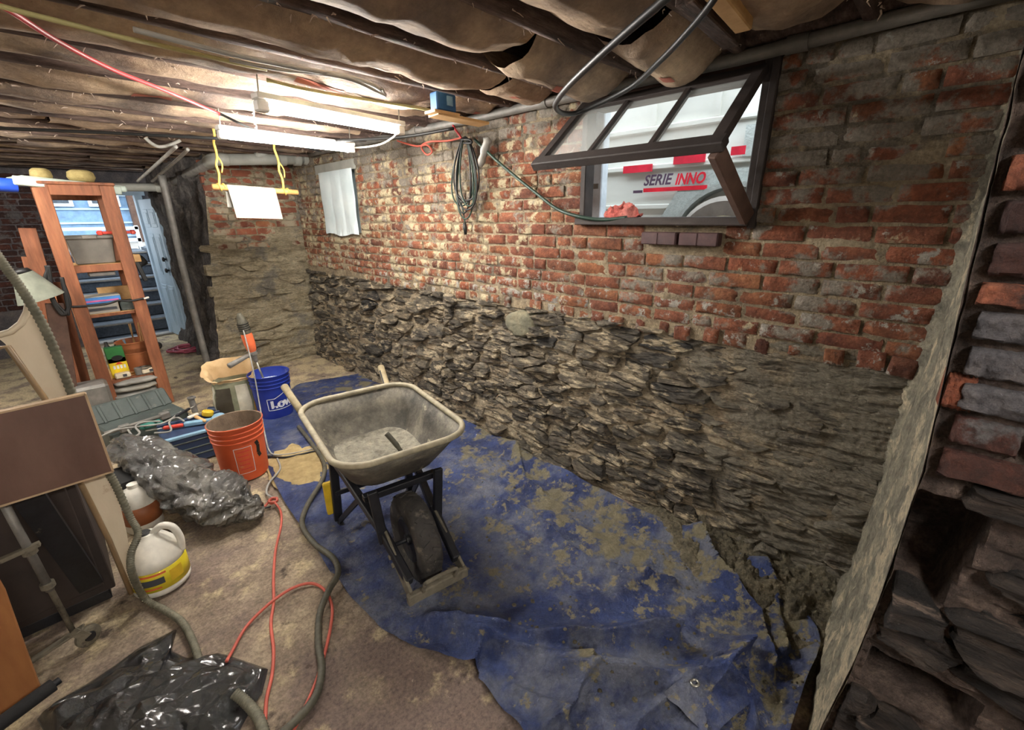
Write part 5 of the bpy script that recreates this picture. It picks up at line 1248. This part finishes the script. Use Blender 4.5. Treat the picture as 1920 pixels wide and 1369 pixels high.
# ================================================================ wooden shelf at the left and all that stands on it
SYF, SYB = 4.72, 5.12
XL, XR, ZT = .095, .455, 1.80
shf = thing('shelf_unit', 'reddish brown wooden shelf unit standing before the far doorway', 'shelf', ((XL + XR) / 2, (SYF + SYB) / 2, 0))
PWD = .085
for x in (XL, XR):
    for y in (SYF, SYB): MB().box((x, y, ZT / 2), (PWD, .04, ZT)).build('post', M_oak, shf, bevel=.004)
def zpx(px, py): return YP(px, py, SYF).z
Z2, Z3, Z4 = zpx(172, 497), zpx(205, 588), zpx(245, 706)
MB().box(((XL + XR) / 2, SYF - .001, ZT - .035), (XR - XL - PWD, .036, .075)).build('rail', M_oak, shf, bevel=.003)
MB().box(((XL + XR) / 2, SYB, ZT - .05), (XR - XL - PWD, .03, .09)).build('rail', M_oak, shf, bevel=.003)
MB().box(((XL + XR) / 2, (SYF + SYB) / 2, ZT + .01), (XR - XL + .10, SYB - SYF + .06, .02)).build('shelf_board', M_oak, shf, bevel=.003)
for z, th in ((Z2, .055), (Z3, .022), (Z4, .035)):
    MB().box(((XL + XR) / 2, SYF + .02, z - th / 2), (XR - XL - PWD + .004, .03, th)).build('rail', M_oak, shf, bevel=.003)
    MB().box(((XL + XR) / 2, (SYF + SYB) / 2 + .02, z - .008), (XR - XL + PWD * .9, SYB - SYF - .045, .016)).build('shelf_board', M_palewood, shf, bevel=.002)
for x in (XL, XR):
    for z in (Z2, Z4): MB().box((x, (SYF + SYB) / 2, z - .05), (.03, SYB - SYF - .04, .05)).build('side_rail', M_oak, shf, bevel=.003)
XM = (XL + XR) / 2
# tote on board two
tt = thing('storage_tote', 'grey plastic storage tote on the upper shelf board', 'tote', (XM, 4.93, Z2))
def tote_ring(k, z): return [(XM + .135 * k * a_, 4.93 + .15 * k * b) for a_, b in ((-1, -1), (1, -1), (1, 1), (-1, 1))], z
mb = MB(); lv_ = []
for k, z in ((.86, .002), (.92, .10), (1.0, .19), (1.06, .19), (1.06, .215), (1.0, .215), (.93, .19), (.84, .01)):
    q, zz = tote_ring(k, z); lv_ += [(x, y, Z2 + zz) for x, y in q]
mb.add(lv_, [(i * 4 + j, i * 4 + (j + 1) % 4, i * 4 + 4 + (j + 1) % 4, i * 4 + 4 + j) for i in range(7) for j in range(4)] + [(3, 2, 1, 0), (28, 29, 30, 31)]).build('tote_body', M_tote, tt, bevel=.006)
MB().box((XM, 4.93 - .155, Z2 + .205), (.09, .02, .03)).build('tote_handle', M_tote, tt, bevel=.005)
rt_ = thing('bar_clamp', 'orange red bar lying on top of the grey tote', 'tool', (XM + .12, 4.72, Z2 + .24))
MB().box((XM + .17, 4.80, Z2 + .232), (.24, .03, .022)).build('bar', M_red, rt_, bevel=.004)
MB().box((XM + .07, 4.80, Z2 + .232), (.03, .04, .034)).build('jaw', M_red, rt_, bevel=.004)
MB().box((XM + .27, 4.80, Z2 + .232), (.025, .04, .034)).build('jaw', M_red, rt_, bevel=.004)
tag(MB().box((XM + .01, 4.82, Z2 - .075), (.16, .12, .035)).build('wire_tray', M_steelpipe, bevel=.006), 'small dusty grey tray tucked under the upper shelf board', 'tray')
tag(MB().box((XM + .06, 5.0, Z3 + .09), (.20, .03, .18)).build('plywood_scrap', M_palewood, bevel=.002), 'tan board standing at the back of the middle shelf', 'board')
# middle shelf
bx = thing('paper_box', 'white carton with papers on the middle shelf board', 'box', (XM - .06, 4.84, Z3))
MB().box((XM - .05, 4.85, Z3 + .04), (.20, .16, .078)).build('carton', M_paperwhite, bx, bevel=.003)
MB().box((XM - .05, 4.766, Z3 + .035), (.17, .003, .02)).build('printed_line', M_inkgrey, bx)
b2_ = thing('flat_box', 'blue and pink flat box lying on the white carton', 'box', (XM - .05, 4.85, Z3 + .08))
MB().box((XM - .04, 4.85, Z3 + .106), (.23, .18, .05)).build('carton', M_bluecard, b2_, bevel=.003)
MB().box((XM - .04, 4.758, Z3 + .102), (.20, .004, .012)).build('pink_stripe', M_pinkcard, b2_)
MB().box((XM - .04, 4.85, Z3 + .134), (.23, .18, .006)).build('white_lid', M_paperwhite, b2_)
tag(MB().box((XM + .105, 4.83, Z3 + .04), (.09, .12, .076)).build('grey_carton', M_toolcase, bevel=.006), 'small grey box at the right end of the middle shelf', 'box')
# lower shelf
fbx = thing('plant_food_box', 'green and yellow carton with a dark emblem on the lower shelf', 'box', (XM - .07, 4.80, Z4))
MB().box((XM - .065, 4.80, Z4 + .19), (.115, .07, .13)).build('green_top', M_green, fbx, bevel=.003)
MB().box((XM - .065, 4.80, Z4 + .085), (.115, .07, .165)).build('yellow_body', M_boxyellow, fbx, bevel=.003)
MB().lathe([(.001, .0), (.036, .0), (.036, .002)], (XM - .06, 4.763, Z4 + .165), 24, Matrix.Diagonal((1, 1, .62)) @ Matrix.Rotation(PI / 2, 3, 'X')).build('round_emblem', M_black, fbx)
MB().prism([(XM - .085, 4.7635, Z4 + .112), (XM - .035, 4.7635, Z4 + .112), (XM - .058, 4.7635, Z4 + .132)], (0, -.002, 0)).build('red_triangle', M_red, fbx)
for k in range(4): MB().box((XM - .094 + .022 * k, 4.7635, Z4 + .088), (.014, .003, .028)).build('white_letter', M_print_white, fbx)
MB().box((XM - .055, 4.7635, Z4 + .035), (.07, .003, .014)).build('orange_print', M_drillorange, fbx)
ptc = Vector((XM + .085, 4.93, Z4)); pt, _r = pail('terracotta_pail', 'brownish orange tub at the back of the lower shelf', ptc, M_copper, H_=.26, rt=.125, rb_=.10, ribs=1, lipw=.004)
for k, (x, t) in enumerate(((.03, .2), (.055, -.1), (.075, .25), (.10, .12))):
    tag(MB().beam((XM + .04 + x, 4.93, Z4 + .06), (XM + .045 + x + t * .12, 4.95, Z4 + .40), .022, .008).build('pale_slat', M_palewood), ['leftmost pale slat standing in the brownish tub', 'second pale slat standing in the brownish tub', 'third pale slat standing in the brownish tub', 'rightmost pale slat standing in the brownish tub'][k], 'slat', 'pale slats in the tub')  # slats of plain pale wood
for k in range(2):
    tag(MB().lathe([(.001, 0), (.028, 0), (.028, .20), (.012, .235), (.012, .26), (.001, .262)], (XM - .09 + .065 * k, 5.02, Z4), 16).build('black_bottle', M_black, auto=40), ['black bottle behind the yellow carton on the lower shelf, left', 'black bottle behind the yellow carton on the lower shelf, right'][k], 'bottle', 'black bottles on the lower shelf')
tag(MB().box((XM + .01, 5.05, Z4 + .13), (.06, .04, .25)).build('blue_grey_carton', M_lightblue, bevel=.003), 'blue grey narrow box between bottles and tub', 'box')
for k, (x, lb) in enumerate(((XM - .06, 'cream foam tray in front of the yellow carton'), (XM + .115, 'cream foam tray at the right end of the lower shelf'))):
    o = thing('foam_tray', lb, 'tray', (x, 4.73, Z4), 0, 'cream trays on the lower shelf')
    MB().box((x, 4.735, Z4 + .022), (.10, .06, .042)).build('tray_body', M_cream, o, bevel=.008)
    MB().box((x + .012, 4.703, Z4 + .024), (.026, .003, .022)).build('dark_label', M_inkgrey, o)
tag(MB().lathe([(.001, 0), (.024, 0), (.027, .06), (.024, .06), (.022, .004)], (XM + .045, 4.735, Z4), 18).build('metal_cup', M_steelpipe, auto=40), 'small dull metal cup between the cream trays', 'cup')
st = [(XL - .06, SYF - .028, Z3 + .09), (XL, SYF - .03, Z3 + .085), (XM - .04, SYF - .035, Z3 + .08), (XM + .05, SYF - .045, Z3 + .10), (XM + .11, SYF - .035, Z3 + .085), (XR, SYF - .03, Z3 + .09), (XR + .05, SYF - .026, Z3 + .095)]
cable('bungee_strap', st, .008, M_blackcable, 'dark bungee strap stretched across the middle of the shelf', 'strap')
tag(MB().beam((XR + .03, SYF - .028, Z3 + .093), (XR + .065, SYF - .026, Z3 + .098), .02, .012).build('strap_hook', M_white), 'white hook at the right end of the bungee strap', 'hook')
hp_ = thing('folding_tool', 'dark folding tool hanging at the right side of the shelf', 'tool', (XR + .07, SYF, Z2 - .1))
MB().beam((XR + .055, SYF + .05, Z2 + .02), (XR + .085, SYF + .05, Z2 - .16), .03, .03).build('tool_body', M_black, hp_, bevel=.004)
MB().box((XR + .06, SYF + .05, Z2 + .03), (.06, .06, .06)).build('wood_block', M_palewood, hp_, bevel=.004)
cp = MB()
def cap_fn(u, v):
    a_ = PI * u; r = .085 * math.sin(PI * .5 * v); return (XR + .085 + r * math.cos(a_) * (1 if v < .999 else .2), SYB - .05 - .08 * math.sin(a_) * v, Z2 + .05 - .12 * v * v)
tag(cp.grid(cap_fn, 20, 8).build('black_dome', M_black, smooth=True), 'rounded black cover behind the right shelf post', 'cover')
# things on top
dfp = thing('plastic_diffuser', 'long pale translucent plastic panel lying on top of the shelf', 'panel', YP(120, 345, 4.75))
A, B = YP(24, 338, 4.70), YP(226, 355, 4.86)
MB().beam(A + Vector((0, .12, .012)), B + Vector((0, .12, .0)), .30, .045).build('panel', M_diff, dfp, bevel=.010)
MB().beam(A + Vector((0, -.03, .0)), B + Vector((0, -.03, -.012)), .02, .06).build('panel_lip', M_diff, dfp, bevel=.006)
for (px_, r, lb) in ((78, .055, 'straw coloured roll on the pale panel, at left'), (152, .075, 'straw coloured roll on the pale panel, the larger one at right')):
    c = YP(px_, 331, 4.86); c.z = max(A.z, B.z) + .035
    tag(MB().lathe([(.001, -.02), (r * .9, -.02), (r * 1.1, .01), (r, .045), (r * .7, .06), (.001, .062)], c, 24).build('straw_roll', M_straw, smooth=True), lb, 'roll', 'straw rolls on the shelf')
tag(MB().tube([YP(-60, 342, 4.75), YP(30, 348, 4.8)], .045, 18).build('blue_tube', plain('bright_blue_plastic', S(36, 78, 190), .5), auto=40), 'bright blue plastic tube end beside the pale panel', 'tube')
# beside and under the shelf
for k, (x0, x1) in enumerate(((-.08, .0), (-.13, -.04), (-.02, .05))):
    tag(MB().beam((x0 - .02, 5.25 + .05 * k, .0), (x1 - .04, 5.28 + .05 * k, 1.50 - .22 * k), .10, .022, (0, 1, 0)).build('lumber_board', M_oak, bevel=.002), ['tallest tan board leaning behind the left shelf post', 'middle tan board leaning behind the left shelf post', 'shortest tan board leaning behind the left shelf post'][k], 'board', 'boards leaning behind the shelf')
lc = YP(78, 560, 4.55)
ls = thing('fabric_cone', 'grey green cone shade hanging left of the shelf', 'shade', lc)
MB().lathe([(.13, .0), (.055, .19), (.05, .19), (.124, .004)], lc, 28, Matrix.Rotation(-.25, 3, 'Y')).build('shade_cone', M_cone, ls, auto=40)
MB().lathe([(.001, .19), (.055, .19), (.04, .215), (.001, .22)], lc, 20, Matrix.Rotation(-.25, 3, 'Y')).build('shade_cap', M_black, ls, smooth=True)
for k in range(4):
    rg = random.Random(40 + k); pts = [YP(92 + rg.uniform(-6, 6), 498, 4.6), YP(88 + rg.uniform(-6, 10), 530, 4.6), YP(104 + rg.uniform(-8, 8), 560, 4.6), YP(120 + rg.uniform(-8, 8), 590, 4.6), YP(126 + rg.uniform(-10, 6), 570, 4.6), YP(112 + rg.uniform(-8, 8), 520, 4.6)]
    cable('cable_tangle', pts, .010, M_blackcable, ['black cord tangle at the left shelf post, outermost loop', 'black cord tangle at the left shelf post, second loop', 'black cord tangle at the left shelf post, third loop', 'black cord tangle at the left shelf post, innermost loop'][k], 'cord', group='black cords on the left shelf post')
tag(MB().beam((-.16, 4.62, .0), (-.03, 4.62, .98), .10, .02, (0, 1, 0)).build('brown_board', M_frameb, bevel=.003), 'brown board slanting beside the left shelf post', 'board')
ub = YP(165, 690, 4.55)
tag(MB().box((ub.x - .02, 4.62, .17), (.2, .22, .34)).build('grey_crate', M_steelpipe, bevel=.02), 'grey dusty crate at the foot of the left shelf post', 'crate')
for k in range(5):
    z0 = .01 + .055 * k; cxk = XM + .02 * math.sin(k * 2.1)
    def fold(u, v, z0=z0, cxk=cxk, k=k):
        a_ = 2 * PI * u; ph = PI * (v - .5); r = math.cos(ph) ** .6
        return (cxk + .155 * r * math.copysign(abs(math.cos(a_)) ** .6, math.cos(a_)), 4.80 + .14 * r * math.copysign(abs(math.sin(a_)) ** .6, math.sin(a_)), z0 + .027 + .027 * math.sin(ph) + .010 * nz(math.cos(a_) * 3, math.sin(a_) * 3, k) * r)
    tag(MB().grid(fold, 32, 10).build('folded_sheet', M_paperwhite if k % 2 else M_tape, smooth=True), ['lowest folded sheet of the pile under the shelf', 'second lowest folded sheet of the pile under the shelf', 'middle folded sheet of the pile under the shelf', 'second highest folded sheet of the pile under the shelf', 'topmost folded sheet of the pile under the shelf'][k], 'sheet', 'folded sheets under the shelf')
tag(MB().lathe([(.001, .0), (.05, .0), (.055, .05), (.05, .052)], (XM + .09, 4.76, .30), 16).build('paint_tin', M_chrome, auto=40), 'small metal tin on the pile of folded sheets', 'tin')
# cord on the floor by the door
pc_ = FL(352, 657); rg = random.Random(5); pts = [Vector((pc_.x + .22 * math.cos(t * 1.9) * rg.uniform(.4, 1), pc_.y + .22 * math.sin(t * 1.9) * rg.uniform(.5, 1), .012 + .012 * (t % 4))) for t in range(34)]
cable('tangled_line', pts, .009, M_pinkcord, 'tangle of faded pink cord on the floor before the door', 'cord', k=5)
tag(MB().sphere(FL(295, 648, .05), .05, 14, 8).build('dark_ball', M_rubber, smooth=True), 'small dark round thing on the floor by the shelf foot', 'ball')

# ================================================================ left foreground: panel, table leaf, cabinet, stand
py_ = 2.16
poly = [(-8, 630), (20, 622), (40, 606), (51, 585), (55, 562), (62, 572), (126, 735), (158, 800), (215, 905), (238, 1000), (252, 1098), (246, 1112), (205, 1012), (150, 905), (80, 745), (10, 645)]
pp_ = [YP(x, y, py_) for x, y in poly]
cpn = thing('curved_panel', 'tall cream panel with a scooped top edge leaning beside the hose', 'panel', YP(248, 1108, py_))
MB().prism(pp_, (0, .022, 0)).build('panel_sheet', M_cream, cpn)
MB().tube([YP(x, y, py_ - .004) for x, y in ((-12, 655), (14, 650), (84, 748), (152, 908), (205, 1014), (246, 1113))], .009, 8).build('brass_edge', M_brass, cpn, smooth=True)
MB().tube([YP(x, y, py_ - .004) for x, y in ((-8, 630), (20, 622), (40, 606), (51, 585), (55, 562))], .010, 8).build('rolled_top_edge', M_cream, cpn, smooth=True)
yb_ = 1.86
bl = thing('table_leaf', 'brown plywood table leaf hanging in front of the cream panel', 'board', YP(110, 940, yb_))
lf = [YP(x, y, yb_) for x, y in ((-40, 783), (160, 739), (212, 884), (-40, 962))]
MB().prism(lf, (0, .018, 0)).build('leaf', M_brownply, bl, bevel=.002)
for a_, b in ((1, 2), (0, 1), (2, 3)): MB().beam(lf[a_] + Vector((0, .009, 0)), lf[b] + Vector((0, .009, 0)), .006, .022, (0, 1, 0)).build('leaf_edge', M_plyedge, bl)
cab = thing('tool_stand_cabinet', 'dark brown cabinet under the brown table leaf', 'cabinet', (-.42, 2.5, 0))
MB().box((-.46, 2.52, .36), (.66, .50, .62)).build('cabinet_body', M_darkcab, cab, bevel=.004)
MB().box((-.46, 2.52, .70), (.70, .54, .05)).build('cabinet_top', M_cone, cab, bevel=.004)
MB().box((-.46, 2.262, .36), (.60, .012, .54)).build('cabinet_panel', M_darkcab, cab, bevel=.003)
MB().box((-.46, 2.50, .03), (.62, .46, .05)).build('cabinet_base', M_blacksteel, cab, bevel=.004)
stn = thing('tool_stand', 'metal tool stand leg with brackets and a caster at the lower left', 'stand', FL(140, 1200))
c0 = FL(143, 1197, .055); top_ = Vector((c0.x - .03, c0.y, .86))
MB().tube([c0 + Vector((0, 0, .03)), top_], .009, 10).build('leg_tube', M_cemsteel, stn, smooth=True)
MB().tube([lerp(c0, top_, .30), lerp(c0, top_, .86)], .0125, 10).build('outer_sleeve', M_steelpipe, stn, smooth=True)
for t in (.33, .52): MB().lathe([(.012, -.010), (.020, -.010), (.020, .010), (.012, .010)], lerp(c0, top_, t), 12).build('clamp_collar', M_cemsteel, stn, auto=40)
MB().beam(lerp(c0, top_, .52) + Vector((-.10, 0, .0)), lerp(c0, top_, .52) + Vector((.03, -.01, .02)), .02, .014).build('bracket', M_cemsteel, stn)
MB().beam(c0 + Vector((-.13, .02, -.02)), c0 + Vector((.03, -.01, .04)), .035, .008).build('foot_plate', M_cemsteel, stn, bevel=.002)
MB().beam(Vector((top_.x + .05, top_.y - .05, .84)), Vector((top_.x + .10, top_.y + .2, .12)), .075, .03, (0, 1, 0)).build('dark_upright', M_blacksteel, stn)
cw = c0 + Vector((.03, 0, -.012)); CM = Matrix.Rotation(.5, 3, 'Z') @ Matrix.Rotation(PI / 2, 3, 'X')
cs = MB().lathe([(.018, -.012), (.034, -.012), (.040, -.007), (.040, .007), (.034, .012), (.018, .012)], cw, 28, CM).build('caster_wheel', M_cemsteel, stn, auto=40)
MB().lathe([(.001, -.018), (.016, -.018), (.018, 0), (.016, .018), (.001, .018)], cw, 16, CM).build('caster_hub', M_blacksteel, cs, auto=40)
MB().beam(cw + Vector((-.0, -.022, .01)), c0 + Vector((0, -.02, .05)), .03, .004, (0, 1, 0)).build('caster_fork', M_cemsteel, stn)
oy = 1.93
tag(MB().prism([YP(x, y, oy) for x, y in ((-30, 1040), (10, 1110), (50, 1222), (76, 1290), (52, 1345), (20, 1352), (-40, 1352))], (0, .02, 0)).build('orange_board', M_orangewood, bevel=.002), 'orange stained board standing at the lower left edge', 'board')
fh = thing('foam_bar', 'black foam covered bar lying at the lower left corner', 'bar', FL(60, 1320, .06))
MB().tube([FL(-20, 1372, .09), FL(100, 1284, .09)], [.022, .022], 14).build('foam_sleeve', M_foam, fh, auto=40)
MB().tube([FL(100, 1284, .09), FL(112, 1275, .09)], [.012, .012], 10).build('bar_end', M_blacksteel, fh, auto=40)

# ---- white jug with a yellow label
jc = FL(310, 1098) + Vector((0, .03, .0)); JR = .105
jg = thing('jug', 'white plastic jug with a yellow label standing by the hose', 'jug', jc)
MB().lathe([(.001, .0), (JR - .012, .0), (JR, .012), (JR, .03), (JR - .003, .034), (JR - .003, .135), (JR, .14), (JR, .16), (JR * .94, .175), (JR * .80, .205), (JR * .58, .238), (JR * .40, .254), (.034, .262), (.03, .27), (.001, .27)], jc, 40).build('jug_body', M_white, jg, auto=50)
MB().lathe([(JR - .0015, .036), (JR + .0008, .037), (JR + .0008, .132), (JR - .0015, .133)], jc, 40).build('label_band', M_labelyellow, jg, smooth=True)
jca = math.atan2(-jc.y, -jc.x); jr = lambda z: JR
for (a0, a1, z0, z1, m, nm) in ((-.75, .05, .07, .102, M_inkgrey, 'grey_text_panel'), (-.75, .15, .116, .126, M_drillorange, 'orange_print'), (-.7, -.1, .05, .058, M_drillorange, 'orange_print'), (.25, .75, .06, .115, M_yellow, 'gold_panel')):
    MB().grid(lambda u, v: on_pail(jc, jr, jca + lerp(a0, a1, u), lerp(z0, z1, v), .002), 10, 2).build(nm, m, jg, smooth=True)
hdl = Vector((math.cos(jca + 1.15), math.sin(jca + 1.15), 0))
MB().tube(smooth_path([jc + hdl * .018 + Vector((0, 0, .262)), jc + hdl * .055 + Vector((0, 0, .290)), jc + hdl * .092 + Vector((0, 0, .272)), jc + hdl * .107 + Vector((0, 0, .21)), jc + hdl * .100 + Vector((0, 0, .15))], 6), .0145, 12).build('jug_handle', M_white, jg, smooth=True)
cpz = jc - hdl * .014 + Vector((0, 0, .245))
MB().lathe([(.026, .0), (.026, .028), (.022, .032), (.001, .032)], cpz, 20).build('cap', M_black, jg, auto=40)
j2 = FL(282, 1005) + Vector((0, .12, 0)); jg2 = thing('jug', 'second white jug with an orange brown label in shadow behind the plastic bag', 'jug', j2)
MB().lathe([(.001, 0), (.075, 0), (.08, .01), (.08, .17), (.06, .22), (.025, .24), (.025, .26), (.001, .26)], j2, 28).build('jug_body', M_white, jg2, auto=50)
MB().lathe([(.0805, .05), (.081, .05), (.081, .15), (.0805, .15)], j2, 28).build('label_band', M_copper, jg2, smooth=True)

# ---- crumpled plastic
def crumple_tube(spine, rad, nu, nv, amp, seed, zmin=.004, squash=.8):
    sp = smooth_path(spine, 10); l1, l2, l3 = lattice(9, 12, seed), lattice(22, 30, seed + 1), lattice(44, 60, seed + 2)
    def fn(u, v):
        i = v * (len(sp) - 1); a = int(min(i, len(sp) - 2)); p = sp[a].lerp(sp[a + 1], i - a); d = (sp[a + 1] - sp[a]).normalized()
        x = d.cross(Vector((0, 0, 1))).normalized(); up = x.cross(d)
        j = v * (len(rad) - 1); b = int(min(j, len(rad) - 2)); r = lerp(rad[b], rad[b + 1], sstep(0, 1, j - b))
        t = 2 * PI * u; o = x * math.cos(t) + up * math.sin(t) * squash
        us = u + .04 * nz(v * 5, seed); us -= math.floor(us); vs = v + .03 * nz(u * 6, seed, 3)
        q = p + o * (r + amp * min(1, r / .06) * (l1(us, vs) + .5 * l2(us, vs) + .22 * l3(us, vs)))
        q.z = max(q.z, zmin + .003 * abs(nz(q.x * 30, q.y * 30)))
        return q
    return MB().grid(fn, nu, nv)
bg1 = [FL(212, 828, .30), FL(252, 842, .32), FL(305, 872, .27), FL(362, 918, .17), FL(418, 940, .12), FL(462, 950, .07), FL(492, 948, .03)]
tag(crumple_tube(bg1, [.02, .085, .115, .145, .145, .10, .012], 132, 180, .034, 3).build('plastic_bag', M_greybag, auto=14), 'crumpled dusty grey black plastic bag beside the orange bucket', 'bag')
tag(MB().box(FL(265, 935, .12) + Vector((-.02, .12, .0)), (.30, .26, .235)).build('dark_bin', M_black, bevel=.02), 'dark bin half hidden under the dusty plastic bag', 'bin')
bpoly = [(70, 1350), (140, 1300), (215, 1250), (262, 1215), (333, 1180), (322, 1222), (352, 1236), (420, 1228), (503, 1256), (492, 1300), (470, 1335), (445, 1380), (320, 1440), (120, 1440)]
bw = [FL(x, y).xy for x, y in bpoly]; bc_ = FL(290, 1325).xy
bres = resample([tuple(p) for p in bw], 110)
bl1, bl2, bl3 = lattice(11, 9, 5, False), lattice(20, 24, 6, False), lattice(60, 60, 8, False)
def bag2(u, v):
    k = u * 110; a = int(k) % 110; p = Vector(bres[a]).lerp(Vector(bres[(a + 1) % 110]), k - int(k)); q = bc_.lerp(p, v)
    dome = .075 * (1 - v ** 2.4) ** .7
    us, vs = (q.x - bc_.x + .6) / 1.2, (q.y - bc_.y + .6) / 1.2
    us += .03 * nz(q.x * 6, q.y * 6, 1); vs += .03 * nz(q.x * 6, q.y * 6, 7); us2, vs2 = (us + .8 * vs) / 1.8, (vs - .8 * us + .8) / 1.8
    z = dome + (.040 * bl1(us2, vs2) + .020 * bl2(us, vs) + .007 * bl3(us2, vs2) + .012) * sstep(1.0, .82, v)
    return (q.x + .012 * nz(q.x * 12, q.y * 12, 4) * (1 - v), q.y, max(.004, z))
tag(MB().grid(bag2, 220, 100).build('plastic_bag', M_bagplastic, auto=14), 'shiny black plastic bag crumpled on the floor in the near left corner', 'bag')

# ---- hoses and cords on the floor
def hose(name, pts, r, m, label, rib=.10, k=26, parent=None):
    sp = smooth_path(pts, k); rad = [r * (1 + (rib if i % 3 == 0 else -rib * .5)) for i in range(len(sp))]
    return tag(MB().tube(sp, rad, 10).build(name, m, parent, smooth=True), label, 'hose')
hose('hose', [YP(-25, 450, 2.02), YP(8, 498, 2.02), YP(42, 545, 2.02), YP(85, 618, 2.04), YP(122, 705, 2.07), YP(155, 790, 2.10), YP(190, 862, 2.12), YP(218, 912, 2.12), YP(243, 968, 2.10), YP(259, 1000, 2.06), YP(246, 1038, 2.02), YP(248, 1075, 2.0), FL(272, 1122, .04), FL(312, 1146, .022), FL(342, 1168, .022), FL(362, 1205, .022), FL(375, 1245, .03)], .0125, M_hose, 'grey corrugated hose snaking down past the cream panel to the floor', .13, 30)
hose('hose', [FL(560, 800, .03), FL(585, 832, .035), FL(607, 868, .035), FL(604, 900, .035), FL(575, 950, .035), FL(567, 985, .035), FL(590, 1020, .035), FL(624, 1046, .035), FL(634, 1075, .035), FL(616, 1108, .03), FL(600, 1150, .022), FL(597, 1205, .022), FL(603, 1255, .022), FL(592, 1305, .022), FL(556, 1350, .022), FL(500, 1400, .022)], .0135, M_hosedark, 'dark hose winding over the edge of the blue tarp', .05, 20)
hose('hose', [FL(440, 1300, .05), FL(462, 1318, .03), FL(484, 1345, .022), FL(496, 1380, .022), FL(500, 1420, .022)], .016, M_hose, 'short length of grey hose coming out from under the black bag', .10, 20)
xc1 = cable('extension_cable', [FL(513, 940, .03), FL(526, 958, .02), FL(527, 985, .012), FL(517, 1030, .010), FL(513, 1080, .010), FL(513, 1130, .010), FL(508, 1170, .010), FL(513, 1220, .010), FL(510, 1265, .010), FL(500, 1310, .010), FL(497, 1350, .010), FL(490, 1400, .01)], .0062, M_coral, 'coral extension cord running straight down the bare floor', 'cord')
cable('extension_cable', [FL(425, 1240, .03), FL(436, 1220, .014), FL(462, 1175, .010), FL(505, 1132, .018), FL(548, 1103, .011), FL(583, 1094, .011), FL(608, 1106, .012), FL(622, 1135, .012), FL(620, 1175, .010), FL(606, 1235, .010), FL(590, 1285, .012), FL(570, 1330, .010), FL(545, 1380, .010)], .0062, M_coral, 'coral cord making an arc across the floor beside the tarp', 'cord')
kn = FL(513, 942, .02)
cable('knot', [kn + Vector((.022 * math.cos(t * 1.3), .022 * math.sin(t * 1.3), .008 + .004 * (t % 3))) for t in range(12)] + [FL(498, 948, .012), FL(480, 962, .012)], .0062, M_coral, None, k=5, parent=xc1)
cable('floor_wire', [FL(515, 935, .02), FL(500, 925, .02), FL(505, 905, .03), FL(525, 880, .03), FL(520, 860, .03)], .006, M_greycable, 'grey wire from the cord knot to the tarp edge', 'wire')
cable('floor_wire', [FL(508, 950, .012), FL(490, 955, .012), FL(472, 965, .012), FL(462, 975, .012)], .005, M_blackcable, 'short dark wire beside the cord knot on the floor', 'wire')
